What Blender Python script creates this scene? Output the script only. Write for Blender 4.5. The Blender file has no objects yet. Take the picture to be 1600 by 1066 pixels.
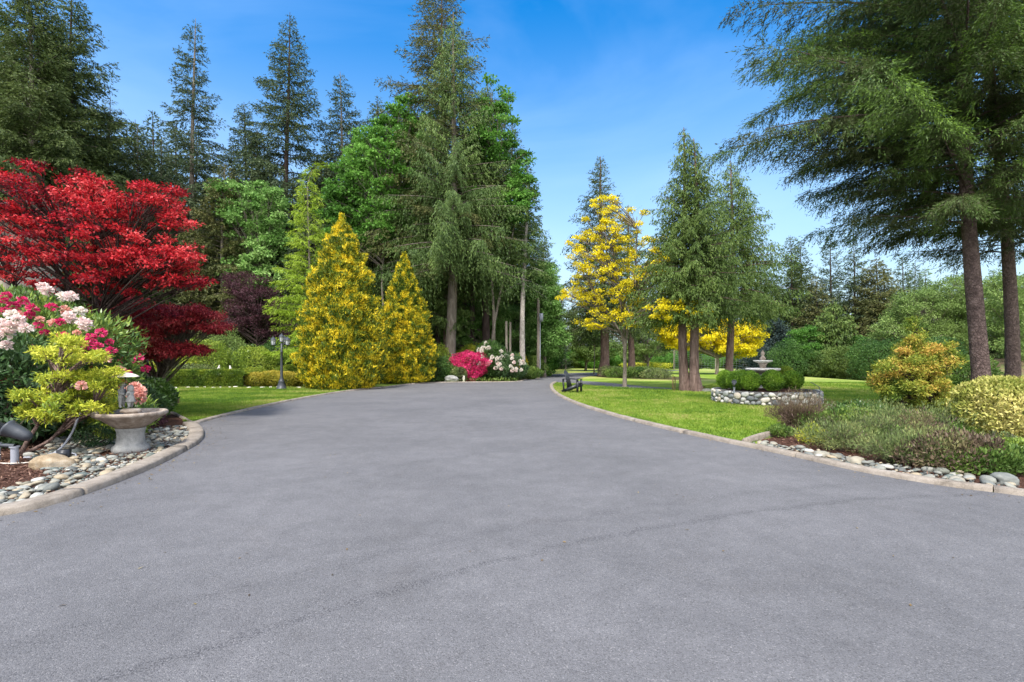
import bpy, math, random
import numpy as np
from math import radians as R_, sin, cos, pi
from mathutils import Vector
S = bpy.context.scene
C = S.collection
F, HV, CH = 800.0, 558.0, 1.5          # focal in photo pixels, horizon row, eye height

def G(u, v):                            # photo pixel on level ground -> (x, y)
    d = F*CH/(v-HV)
    return ((u-800)/F*d, d)
def X(u, d): return (u-800)/F*d
def Z(v, d): return CH-(v-HV)/F*d
def sst(t):
    t = np.clip(t, 0, 1); return t*t*(3-2*t)
def tz(x, y):
    x = np.asarray(x, float); y = np.asarray(y, float)
    return -4.5*sst((x-21.5)/25)*sst((y-12)/10) + 4.6*np.exp(-((x-38)**2+(y-36)**2)/66.0)*sst((x-25)/7)

# ---------------------------------------------------------------- noise
_rt = np.random.RandomState(5).rand(32, 32, 32)
def n3(P, sc, off=0.0):
    Q = np.asarray(P)*sc+off*7.31+100.5
    I = np.floor(Q).astype(int); f = Q-I; f = f*f*(3-2*f); I &= 31; J = (I+1) & 31
    x0, y0, z0 = I[..., 0], I[..., 1], I[..., 2]; x1, y1, z1 = J[..., 0], J[..., 1], J[..., 2]
    fx, fy, fz = f[..., 0], f[..., 1], f[..., 2]
    a = _rt[x0, y0, z0]*(1-fx)+_rt[x1, y0, z0]*fx; b = _rt[x0, y1, z0]*(1-fx)+_rt[x1, y1, z0]*fx
    c = _rt[x0, y0, z1]*(1-fx)+_rt[x1, y0, z1]*fx; d = _rt[x0, y1, z1]*(1-fx)+_rt[x1, y1, z1]*fx
    return (a*(1-fy)+b*fy)*(1-fz)+(c*(1-fy)+d*fy)*fz
def nrm(v):
    return v/np.maximum(np.linalg.norm(v, axis=-1, keepdims=True), 1e-9)

# ---------------------------------------------------------------- meshes
def mesh_np(name, V, Q, mats, attrs=None, smooth=False, mi=None, tris=False):
    V = np.ascontiguousarray(V, dtype=np.float32); Q = np.ascontiguousarray(Q, dtype=np.int32)
    k = Q.shape[1]; n = len(Q)
    m = bpy.data.meshes.new(name)
    m.vertices.add(len(V)); m.vertices.foreach_set('co', V.ravel())
    m.loops.add(n*k); m.loops.foreach_set('vertex_index', Q.ravel())
    m.polygons.add(n); m.polygons.foreach_set('loop_start', np.arange(0, n*k, k, dtype=np.int32))
    for a, (dom, val) in (attrs or {}).items():
        at = m.attributes.new(a, 'FLOAT', dom); at.data.foreach_set('value', np.ascontiguousarray(val, dtype=np.float32))
    if not isinstance(mats, (list, tuple)): mats = [mats]
    for mt in mats: m.materials.append(mt)
    if mi is not None: m.polygons.foreach_set('material_index', np.ascontiguousarray(mi, dtype=np.int32))
    if smooth: m.polygons.foreach_set('use_smooth', np.ones(n, bool))
    m.update(calc_edges=True)
    return m

class MB:                               # collects quads
    def __init__(s): s.V = []; s.Q = []; s.A = []; s.n = 0
    def add(s, V, Q, a=0.5):
        V = np.asarray(V, float).reshape(-1, 3); Q = np.asarray(Q, int)
        if Q.shape[1] == 3: Q = np.c_[Q, Q[:, 2]]
        s.V.append(V); s.Q.append(Q+s.n); s.n += len(V); s.A.append(np.full(len(Q), a))
        return s
    def tube(s, P, r, k=6, a=0.5, cap=False, jit=0, seed=0):
        P = np.asarray(P, float); n = len(P); r = np.broadcast_to(np.asarray(r, float), (n,))
        T = nrm(np.gradient(P, axis=0)); up = np.array([0, 0, 1.0]) if abs(T[0][2]) < .9 else np.array([1.0, 0, 0])
        A = nrm(np.cross(T, up)); B = np.cross(T, A)
        th = np.arange(k)/k*2*pi
        ring = A[:, None]*np.cos(th)[None, :, None]+B[:, None]*np.sin(th)[None, :, None]
        rr = r[:, None]*np.ones((n, k))
        V = P[:, None]+ring*rr[..., None]
        if jit:
            V2 = P[:, None]+ring*rr[..., None]*(1+jit*(n3(V, 5, seed)[..., None]-.5)); V = V2
        i = np.arange(n-1)[:, None]*k; j = np.arange(k)[None]; j2 = (j+1) % k
        Q = np.stack([i+j, i+j2, i+k+j2, i+k+j], -1).reshape(-1, 4)
        s.add(V.reshape(-1, 3), Q, a)
        if cap:
            for e, o in ((0, 0), (n-1, (n-1)*k)):
                ci = s.n; s.V.append(P[e][None]); s.n += 1
                base = ci-n*k+o if e == 0 else ci-1-n*k+o
                jj = np.arange(k); q = np.stack([base+jj, base+(jj+1) % k, np.full(k, ci), np.full(k, ci)], -1)
                s.Q.append(q); s.A.append(np.full(k, a))
        return s
    def lathe(s, prof, c=(0, 0, 0), k=24, a=0.5, flute=None):
        prof = np.asarray(prof, float); th = np.arange(k)/k*2*pi; n = len(prof)
        r = prof[:, 0][:, None]*np.ones((n, k))
        if flute: r = r*(1+flute[1]*np.cos(th*flute[0]))[None]
        V = np.stack([c[0]+r*np.cos(th), c[1]+r*np.sin(th), c[2]+prof[:, 1][:, None]*np.ones((n, k))], -1)
        i = np.arange(n-1)[:, None]*k; j = np.arange(k)[None]; j2 = (j+1) % k
        return s.add(V.reshape(-1, 3), np.stack([i+j, i+j2, i+k+j2, i+k+j], -1).reshape(-1, 4), a)
    def box(s, c, d, rz=0, ry=0, a=.5, rx=0):
        v = np.array([[x, y, z] for x in (-.5, .5) for y in (-.5, .5) for z in (-.5, .5)])*np.asarray(d)
        Ry = np.array([[cos(ry), 0, sin(ry)], [0, 1, 0], [-sin(ry), 0, cos(ry)]])
        Rx = np.array([[1, 0, 0], [0, cos(rx), -sin(rx)], [0, sin(rx), cos(rx)]])
        Rz = np.array([[cos(rz), -sin(rz), 0], [sin(rz), cos(rz), 0], [0, 0, 1]])
        v = v@(Rz@Rx@Ry).T+np.asarray(c)
        return s.add(v, [[0, 1, 3, 2], [4, 6, 7, 5], [0, 4, 5, 1], [2, 3, 7, 6], [0, 2, 6, 4], [1, 5, 7, 3]], a)
    def mesh(s, name, mats, smooth=True):
        m = mesh_np(name, np.concatenate(s.V), np.concatenate(s.Q), mats, {'rnd': ('FACE', np.concatenate(s.A))}, smooth)
        m.validate(); return m

def leafmesh(name, P, D, N, L, W, tint, rnd, mat, fold=.12, wide=.45):
    P, D, N = (np.asarray(a, float) for a in (P, D, N))
    D = nrm(D); Sd = nrm(np.cross(D, N)); N = np.cross(Sd, D)
    n = len(P); L = np.broadcast_to(L, (n,))[:, None]; W = np.broadcast_to(W, (n,))[:, None]
    V = np.stack([P, P+D*L*wide+Sd*W*.5+N*W*fold, P+D*L, P+D*L*wide-Sd*W*.5+N*W*fold], 1).reshape(-1, 3)
    Q = np.arange(n*4).reshape(-1, 4)
    return mesh_np(name, V, Q, mat, {'tint': ('FACE', tint), 'rnd': ('FACE', rnd)})

# ---------------------------------------------------------------- objects
def tag(o, label=None, cat=None, group=None, kind=None):
    if label: o['label'] = label
    if cat: o['category'] = cat
    if group: o['group'] = group
    if kind: o['kind'] = kind
    return o
def ob(name, me, parent=None, loc=None):
    o = bpy.data.objects.new(name, me); C.objects.link(o)
    if parent: o.parent = parent
    if loc: o.location = loc
    return o
def thing(name, label, cat, loc=(0, 0, 0), rz=0, group=None, sc=1):
    o = bpy.data.objects.new(name, None); C.objects.link(o); o.empty_display_size = .3
    o.location = loc; o.rotation_euler = (0, 0, rz); o.scale = (sc,)*3 if np.isscalar(sc) else sc
    return tag(o, label, cat, group)
def copy_tree(src, loc, rz=0, sc=1, label=None, group=None, parent=None):
    c = src.copy(); C.objects.link(c); c.location = loc; c.rotation_euler = (0, 0, rz); c.scale = (sc,)*3 if np.isscalar(sc) else sc
    if label: c['label'] = label
    if group: c['group'] = group
    elif 'group' in c and label: del c['group']
    for ch in list(src.children):
        k = ch.copy(); C.objects.link(k); k.parent = c
        for g in ch.children:
            d = g.copy(); C.objects.link(d); d.parent = k
    return c

# ---------------------------------------------------------------- materials
def lin(r, g, b):
    f = lambda c: (c/255/12.92 if c/255 <= .04045 else ((c/255+.055)/1.055)**2.4)
    return (f(r), f(g), f(b), 1)
class NT:
    def __init__(s, name):
        s.m = bpy.data.materials.new(name); s.m.use_nodes = True; s.t = s.m.node_tree; s.t.nodes.clear()
        s.out = s.n('ShaderNodeOutputMaterial'); s.b = s.n('ShaderNodeBsdfPrincipled'); s.l(s.b.outputs[0], s.out.inputs[0])
    def n(s, t, **k):
        x = s.t.nodes.new(t)
        for a, v in k.items():
            if a[0] == '_': x.inputs[a[1:].replace('_', ' ')].default_value = v
            else: setattr(x, a, v)
        return x
    def l(s, a, b): s.t.links.new(a, b)
    def co(s, kind='Object', scale=None):
        c = s.n('ShaderNodeTexCoord').outputs[kind]
        if scale:
            m = s.n('ShaderNodeMapping'); m.inputs['Scale'].default_value = scale; s.l(c, m.inputs[0]); c = m.outputs[0]
        return c
    def noise(s, co, sc, det=4, rough=.55, dist=0):
        x = s.n('ShaderNodeTexNoise', _Scale=sc, _Detail=det, _Roughness=rough, _Distortion=dist); s.l(co, x.inputs['Vector']); return x.outputs[0]
    def vor(s, co, sc, feat='F1', out=0):
        x = s.n('ShaderNodeTexVoronoi', feature=feat, _Scale=sc); s.l(co, x.inputs['Vector']); return x.outputs[out]
    def ramp(s, fac, cols):
        x = s.n('ShaderNodeValToRGB'); e = x.color_ramp.elements
        while len(e) < len(cols): e.new(.5)
        for i, (p, c) in enumerate(cols): e[i].position = p; e[i].color = c
        s.l(fac, x.inputs[0]); return x.outputs[0]
    def mth(s, op, a, b=None, c=None):
        x = s.n('ShaderNodeMath', operation=op)
        for i, v in enumerate((a, b, c)):
            if v is None: continue
            if isinstance(v, (int, float)): x.inputs[i].default_value = v
            else: s.l(v, x.inputs[i])
        return x.outputs[0]
    def mix(s, f, a, b, bt='MIX'):
        x = s.n('ShaderNodeMix', data_type='RGBA', blend_type=bt)
        for i, v in ((0, f), (6, a), (7, b)):
            if isinstance(v, (int, float)): x.inputs[i].default_value = v
            elif isinstance(v, tuple): x.inputs[i].default_value = v
            else: s.l(v, x.inputs[i])
        return x.outputs[2]
    def bump(s, h, st=.5, dist=.02):
        x = s.n('ShaderNodeBump', _Strength=st, _Distance=dist); s.l(h, x.inputs['Height']); s.l(x.outputs[0], s.b.inputs['Normal']); return x.outputs[0]
    def base(s, c):
        if isinstance(c, tuple): s.b.inputs['Base Color'].default_value = c
        else: s.l(c, s.b.inputs['Base Color'])
    def rough(s, r, spec=.3):
        s.b.inputs['Specular IOR Level'].default_value = spec
        if isinstance(r, (int, float)): s.b.inputs['Roughness'].default_value = r
        else: s.l(r, s.b.inputs['Roughness'])

def leafmat(name, cols, trans=.3, rough=.55, spec=.25, rw=.45):
    m = NT(name)
    a = m.n('ShaderNodeAttribute', attribute_name='tint').outputs['Fac']; r = m.n('ShaderNodeAttribute', attribute_name='rnd').outputs['Fac']
    f = m.mth('ADD', m.mth('MULTIPLY', a, 1-rw), m.mth('MULTIPLY', r, rw))
    n = len(cols); c = m.ramp(f, [(.15+.7*i/(n-1), cc) for i, cc in enumerate(cols)])
    m.base(c); m.rough(rough, spec)
    t = m.n('ShaderNodeBsdfTranslucent'); m.l(c, t.inputs[0])
    mx = m.n('ShaderNodeMixShader'); mx.inputs[0].default_value = trans
    m.l(m.b.outputs[0], mx.inputs[1]); m.l(t.outputs[0], mx.inputs[2]); m.l(mx.outputs[0], m.out.inputs[0])
    return m.m
def c3(r, g, b): return (r, g, b, 1)
M = {}
M['fir'] = leafmat('fir_needles', [c3(.032, .055, .017), c3(.068, .10, .030), c3(.12, .155, .045)], .25)
M['firdark'] = leafmat('dark_fir_needles', [c3(.030, .052, .024), c3(.060, .092, .040), c3(.10, .13, .055)], .22)
M['firbrown'] = leafmat('olive_fir_needles', [c3(.05, .065, .02), c3(.095, .11, .033), c3(.15, .14, .05)], .22)
M['hemlock'] = leafmat('hemlock_needles', [c3(.03, .045, .018), c3(.07, .08, .03), c3(.07, .125, .03), c3(.15, .25, .03)], .3, rw=.3)
M['cedar'] = leafmat('cedar_sprays', [c3(.045, .08, .02), c3(.09, .145, .03), c3(.16, .22, .05)], .25)
M['cedarlight'] = leafmat('light_cedar_sprays', [c3(.05, .10, .025), c3(.10, .17, .045), c3(.18, .26, .07)], .25)
M['spruceblue'] = leafmat('blue_spruce_needles', [c3(.015, .03, .028), c3(.03, .05, .045), c3(.05, .075, .065)], .1)
M['lime'] = leafmat('lime_weeping_sprays', [c3(.15, .24, .02), c3(.26, .38, .03), c3(.40, .50, .06)], .3)
M['gold'] = leafmat('golden_sprays', [c3(.035, .08, .012), c3(.13, .18, .016), c3(.56, .46, .02), c3(.90, .68, .035)], .3, rw=.42)
M['red'] = leafmat('red_maple_leaves', [c3(.08, .006, .012), c3(.30, .010, .020), c3(.56, .020, .026), c3(.72, .13, .13)], .35)
M['crimson'] = leafmat('crimson_maple_leaves', [c3(.08, .008, .014), c3(.20, .014, .022), c3(.38, .03, .035), c3(.55, .14, .13)], .35)
M['plum'] = leafmat('purple_leaves', [c3(.035, .014, .02), c3(.075, .03, .04), c3(.14, .06, .08)], .3)
M['green'] = leafmat('maple_leaves', [c3(.05, .13, .02), c3(.10, .24, .035), c3(.19, .38, .07)], .4)
M['ltmaple'] = leafmat('light_maple_leaves', [c3(.08, .18, .035), c3(.18, .34, .08), c3(.34, .50, .17)], .4)
M['firmid'] = leafmat('mid_fir_needles', [c3(.04, .075, .02), c3(.085, .14, .035), c3(.17, .24, .06)], .25)
M['greendeep'] = leafmat('deep_green_leaves', [c3(.03, .075, .02), c3(.06, .13, .03), c3(.11, .21, .05)], .35)
M['alder'] = leafmat('alder_leaves', [c3(.08, .13, .03), c3(.15, .23, .055), c3(.25, .34, .10)], .35)
M['yellow'] = leafmat('yellow_leaves', [c3(.42, .38, .02), c3(.74, .62, .015), c3(.90, .76, .03)], .35)
M['pieris'] = leafmat('pieris_leaves', [c3(.16, .24, .03), c3(.42, .46, .04), c3(.72, .68, .09)], .3)
M['rhodo'] = leafmat('rhododendron_leaves', [c3(.04, .09, .02), c3(.09, .17, .035), c3(.24, .32, .05)], .2, .4, .4)
M['rhododark'] = leafmat('dark_rhododendron_leaves', [c3(.02, .05, .018), c3(.045, .095, .03), c3(.08, .15, .045)], .15, .4, .4)
M['laurel'] = leafmat('laurel_leaves', [c3(.02, .05, .012), c3(.05, .11, .02), c3(.09, .17, .03)], .15, .35, .5)
M['box'] = leafmat('boxwood_leaves', [c3(.05, .10, .015), c3(.12, .19, .02), c3(.28, .32, .03)], .25)
M['boxgreen'] = leafmat('green_boxwood_leaves', [c3(.06, .13, .018), c3(.13, .25, .025), c3(.24, .38, .04)], .3)
M['boxgold'] = leafmat('golden_boxwood_leaves', [c3(.16, .17, .02), c3(.33, .29, .03), c3(.48, .38, .06)], .25)
M['ltshrub'] = leafmat('pale_green_leaves', [c3(.09, .16, .02), c3(.20, .29, .03), c3(.34, .40, .06)], .3)
M['orange'] = leafmat('orange_tipped_leaves', [c3(.06, .12, .02), c3(.15, .22, .03), c3(.34, .35, .05), c3(.60, .36, .09)], .3, rw=.3)
M['variegated'] = leafmat('cream_edged_leaves', [c3(.16, .20, .03), c3(.38, .38, .09), c3(.62, .55, .20)], .25)
M['heather'] = leafmat('heather_sprigs', [c3(.07, .065, .04), c3(.10, .14, .045), c3(.17, .23, .075), c3(.27, .28, .10)], .25)
M['twiggy'] = leafmat('brown_twigs', [c3(.07, .05, .035), c3(.13, .09, .06), c3(.16, .15, .06)], .1)
M['lily'] = leafmat('strap_leaves', [c3(.05, .14, .015), c3(.10, .24, .025), c3(.17, .34, .04)], .3)
M['magenta'] = leafmat('magenta_petals', [c3(.42, .015, .09), c3(.66, .03, .16), c3(.80, .10, .26)], .3)
M['rose'] = leafmat('crimson_petals', [c3(.36, .015, .05), c3(.60, .03, .10), c3(.75, .07, .15)], .3)
M['blush'] = leafmat('blush_petals', [c3(.80, .58, .56), c3(.86, .72, .69), c3(.90, .82, .78)], .3)
M['white'] = leafmat('white_petals', [c3(.75, .66, .58), c3(.84, .78, .70), c3(.88, .85, .80)], .3)
M['peach'] = leafmat('salmon_petals', [c3(.75, .30, .26), c3(.84, .45, .38), c3(.88, .6, .5)], .3)
M['grass'] = leafmat('grass_blades', [c3(.07, .14, .016), c3(.135, .23, .022), c3(.215, .30, .035), c3(.35, .33, .11)], .3, rw=.4)
M['chips'] = leafmat('bark_chips', [c3(.04, .02, .015), c3(.10, .045, .03), c3(.22, .13, .09)], .0)
M['weeds'] = leafmat('undergrowth_leaves', [c3(.04, .08, .015), c3(.09, .16, .03), c3(.17, .24, .05)], .3)

def bark(name, a, b, c, zs=.18):
    m = NT(name); co = m.co('Object', (1, 1, zs))
    n = m.noise(co, 9, 6, .65, .6); v = m.vor(co, 16, 'DISTANCE_TO_EDGE'); n2 = m.noise(m.co(), 2.2, 3)
    col = m.ramp(n, [(.3, a), (.52, b), (.72, c)]); col = m.mix(m.mth('MULTIPLY', n2, .5), col, b)
    m.base(col); m.rough(.9, .1); m.bump(m.mth('ADD', n, m.mth('MULTIPLY', m.mth('MINIMUM', v, .15), 3)), .9, .05)
    return m.m
M['bark'] = bark('fir_bark', c3(.07, .045, .04), c3(.17, .115, .10), c3(.30, .215, .19))
M['barkhem'] = bark('hemlock_bark', c3(.05, .036, .034), c3(.13, .092, .085), c3(.26, .19, .175), .9)
M['barkgrey'] = bark('grey_bark', c3(.10, .085, .07), c3(.20, .17, .14), c3(.34, .31, .27))
M['barkdark'] = bark('dark_bark', c3(.03, .022, .02), c3(.07, .05, .045), c3(.13, .10, .085))
M['barkpale'] = bark('pale_alder_bark', c3(.16, .13, .11), c3(.42, .38, .34), c3(.62, .58, .53), .6)
M['weathered'] = bark('weathered_wood', c3(.16, .14, .11), c3(.26, .23, .19), c3(.38, .35, .30), .1)

def ground_mat():
    m = NT('grass_ground'); co = m.co('Object')
    n1 = m.noise(co, .35, 4, .6); n2 = m.noise(co, 3.2, 5, .7); n3_ = m.noise(co, 38, 3, .7)
    x = m.mth('ADD', m.mth('MULTIPLY', n1, .45), m.mth('ADD', m.mth('MULTIPLY', n2, .3), m.mth('MULTIPLY', n3_, .25)))
    c = m.ramp(x, [(.32, c3(.07, .135, .014)), (.46, c3(.12, .205, .02)), (.56, c3(.175, .255, .026)), (.70, c3(.28, .32, .055))])
    # dry pale swathes on the far meadow
    sep = m.n('ShaderNodeSeparateXYZ'); m.l(co, sep.inputs[0])
    far = m.n('ShaderNodeMapRange'); far.inputs[1].default_value = 22; far.inputs[2].default_value = 34; m.l(sep.outputs[1], far.inputs[0])
    band = m.noise(m.co('Object', (.25, 1, 1)), .35, 3, .5)
    bf = m.ramp(band, [(.42, c3(0, 0, 0)), (.60, c3(1, 1, 1))])
    dry = m.mth('MULTIPLY', m.mth('MULTIPLY', far.outputs[0], bf), .75)
    c = m.mix(dry, c, c3(.40, .38, .13))
    # bare soil on the wooded bank
    dd = m.n('ShaderNodeVectorMath', operation='DISTANCE'); m.l(co, dd.inputs[0]); dd.inputs[1].default_value = (38, 36, 3)
    bk = m.mth('ADD', dd.outputs['Value'], m.mth('MULTIPLY', n2, 5))
    bm = m.n('ShaderNodeMapRange'); bm.inputs[1].default_value = 14; bm.inputs[2].default_value = 11; m.l(bk, bm.inputs[0])
    c = m.mix(bm.outputs[0], c, m.ramp(n2, [(.35, c3(.06, .05, .02)), (.5, c3(.13, .09, .06)), (.65, c3(.12, .17, .04))]))
    m.base(c); m.rough(.9, .15); m.bump(m.mth('ADD', n3_, n2), .6, .03)
    return m.m
M['ground'] = ground_mat()

def soil(name, cols, sc=30):
    m = NT(name); co = m.co(); n = m.noise(co, sc, 5, .7, .5); v = m.vor(co, sc*1.6)
    m.base(m.ramp(m.mth('ADD', m.mth('MULTIPLY', n, .7), m.mth('MULTIPLY', v, .3)), [(.3+.35*i/(len(cols)-1), c) for i, c in enumerate(cols)]))
    m.rough(.95, .1); m.bump(m.mth('ADD', n, v), .8, .03); return m.m
M['mulch'] = soil('bark_mulch', [c3(.028, .016, .012), c3(.075, .036, .026), c3(.14, .075, .052)], 45)
M['forest'] = soil('forest_floor', [c3(.03, .025, .014), c3(.07, .055, .03), c3(.10, .12, .035)], 6)

def asphalt():
    m = NT('asphalt'); co = m.co()
    fine = m.noise(co, 230, 2, .8); agg = m.vor(co, 150, out=1); aggd = m.vor(co, 150); big = m.noise(co, .5, 5, .6); mid = m.noise(co, 4, 4, .6)
    sepc = m.n('ShaderNodeSeparateColor'); m.l(agg, sepc.inputs[0])
    base = m.ramp(m.mth('ADD', m.mth('MULTIPLY', big, .7), m.mth('MULTIPLY', mid, .3)), [(.3, c3(.100, .099, .105)), (.5, c3(.127, .125, .132)), (.7, c3(.157, .154, .162))])
    stone = m.ramp(sepc.outputs[0], [(0, c3(.35, .35, .35)), (.3, c3(.9, .9, .9)), (.93, c3(1.15, 1.15, 1.15)), (.975, c3(1.9, 1.87, 1.8))])
    c = m.mix(.6, base, stone, 'MULTIPLY')
    c = m.mix(.6, c, m.ramp(fine, [(.25, c3(.45, .45, .46)), (.55, c3(1.05, 1.05, 1.05)), (.75, c3(1.5, 1.5, 1.5))]), 'MULTIPLY')
    # paving seams and scuffed arcs, worn into the surface
    sep = m.n('ShaderNodeSeparateXYZ'); m.l(co, sep.inputs[0])
    wob = m.mth('MULTIPLY', m.mth('SUBTRACT', m.noise(co, 1.2, 3, .6), .5), .35)
    brk = m.noise(co, 7, 3, .7)
    tot = None
    for (cx, cy, r, w, k) in ((6.4, -6.4, 12.05, .035, .85), (7.5, -9.0, 15.4, .05, .3), (9, -14, 22.5, .08, .22), (-14, 22, 19.5, .10, .22)):
        d = m.n('ShaderNodeVectorMath', operation='DISTANCE'); m.l(co, d.inputs[0]); d.inputs[1].default_value = (cx, cy, 0)
        e = m.mth('ABSOLUTE', m.mth('SUBTRACT', m.mth('ADD', d.outputs['Value'], wob), r))
        q = m.mth('MULTIPLY', m.mth('SUBTRACT', 1, m.mth('MINIMUM', m.mth('DIVIDE', e, w*2.2), 1)), m.mth('MULTIPLY', m.mth('MULTIPLY', brk, brk), k*2.1))
        tot = q if tot is None else m.mth('ADD', tot, q)
    # clusters of open, pitted aggregate
    pit = m.ramp(m.noise(co, 85, 2, .6), [(.36, c3(1, 1, 1)), (.47, c3(0, 0, 0))])
    clus = m.ramp(m.noise(co, 2.3, 5, .75), [(.45, c3(.10, .10, .10)), (.68, c3(.8, .8, .8))])
    sp_ = m.mth('MULTIPLY', pit, m.mth('MINIMUM', m.mth('ADD', m.mth('MULTIPLY', clus, .42), m.mth('MULTIPLY', tot, 2.6)), .95))
    c = m.mix(m.mth('MINIMUM', m.mth('ADD', sp_, m.mth('MULTIPLY', tot, .16)), .8), c, c3(.035, .035, .04))
    stain = m.ramp(m.noise(m.co('Object', (1, 1, 1)), .9, 6, .65, 1.2), [(.55, c3(1, 1, 1)), (.70, c3(.92, .91, .90))])
    c = m.mix(.8, c, stain, 'MULTIPLY')
    m.base(c); m.rough(.82, .3)
    m.bump(m.mth('ADD', m.mth('MULTIPLY', fine, .6), m.mth('SUBTRACT', 1, aggd)), .6, .006)
    return m.m
M['asphalt'] = asphalt()
def concrete(name, a, b, c, sc=14, bst=.4):
    m = NT(name); co = m.co(); n = m.noise(co, sc, 6, .7); n2 = m.noise(co, 120, 2, .7); n1 = m.noise(co, 2, 4, .7)
    m.base(m.ramp(m.mth('ADD', m.mth('ADD', m.mth('MULTIPLY', n, .4), m.mth('MULTIPLY', n2, .25)), m.mth('MULTIPLY', n1, .35)), [(.36, a), (.5, b), (.64, c)]))
    m.rough(.88, .25); m.bump(m.mth('ADD', n, n2), bst, .01); return m.m
M['kerb'] = concrete('kerb_concrete', c3(.10, .085, .068), c3(.24, .205, .17), c3(.34, .30, .26), 9, .8)
M['stonecast'] = concrete('cast_stone', c3(.12, .12, .115), c3(.25, .25, .245), c3(.38, .375, .36), 10)
M['stonebrown'] = concrete('stained_stone', c3(.15, .11, .08), c3(.28, .23, .19), c3(.45, .40, .35), 8)
M['stonelight'] = concrete('pale_stone', c3(.40, .37, .32), c3(.58, .55, .50), c3(.75, .71, .66), 10)
M['tanrock'] = concrete('tan_rock', c3(.12, .08, .045), c3(.30, .23, .15), c3(.48, .43, .36), 5, 1.0)
M['mortar'] = concrete('mortar', c3(.05, .047, .043), c3(.10, .095, .088), c3(.16, .15, .14), 20)
def pebble(name):
    m = NT(name); co = m.co(); oi = m.n('ShaderNodeObjectInfo').outputs['Random']; r = m.n('ShaderNodeAttribute', attribute_name='rnd').outputs['Fac']
    f = m.mth('FRACT', m.mth('ADD', m.mth('MULTIPLY', oi, 3.7), r))
    c = m.ramp(f, [(0, c3(.05, .055, .055)), (.22, c3(.14, .15, .145)), (.5, c3(.24, .24, .21)), (.7, c3(.32, .26, .18)), (.85, c3(.09, .115, .11)), (1, c3(.42, .41, .38))])
    n = m.noise(co, 9, 5, .7); c = m.mix(.7, c, m.ramp(n, [(.3, c3(.6, .6, .6)), (.7, c3(1.3, 1.28, 1.22))]), 'MULTIPLY')
    m.base(c); m.rough(.65, .3); m.bump(n, .3, .01); return m.m
M['pebble'] = pebble('river_stone')
def plain(name, c, rough=.5, spec=.4, metal=0, nz=.25):
    m = NT(name); n = m.noise(m.co(), 25, 4, .7); c2 = tuple(min(1, v*1.5+.01) for v in c[:3])+(1,)
    m.base(m.mix(m.mth('MULTIPLY', n, nz*2), c, c2)); m.rough(rough, spec); m.b.inputs['Metallic'].default_value = metal; m.bump(n, .1, .005); return m.m
M['blackmetal'] = plain('black_metal', c3(.035, .04, .05), .45)
M['blackplastic'] = plain('black_plastic', c3(.012, .014, .02), .4)
M['greyplastic'] = plain('grey_plastic', c3(.22, .23, .27), .5)
M['umbrella'] = plain('cream_stone', c3(.62, .54, .46), .7)
M['rust'] = plain('rusted_iron', c3(.12, .06, .035), .8)
M['stucco'] = plain('beige_stucco', c3(.42, .35, .28), .9)
M['rooftile'] = plain('dark_shingle', c3(.06, .05, .05), .9)
M['windowdark'] = plain('window_glass', c3(.02, .022, .03), .12, .6)
M['trim'] = plain('pale_trim', c3(.50, .45, .38), .7)
m = NT('lantern_glass'); m.base(c3(.75, .78, .80)); m.rough(.15, .5); m.b.inputs['Transmission Weight'].default_value = .5; M['glass'] = m.m
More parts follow.
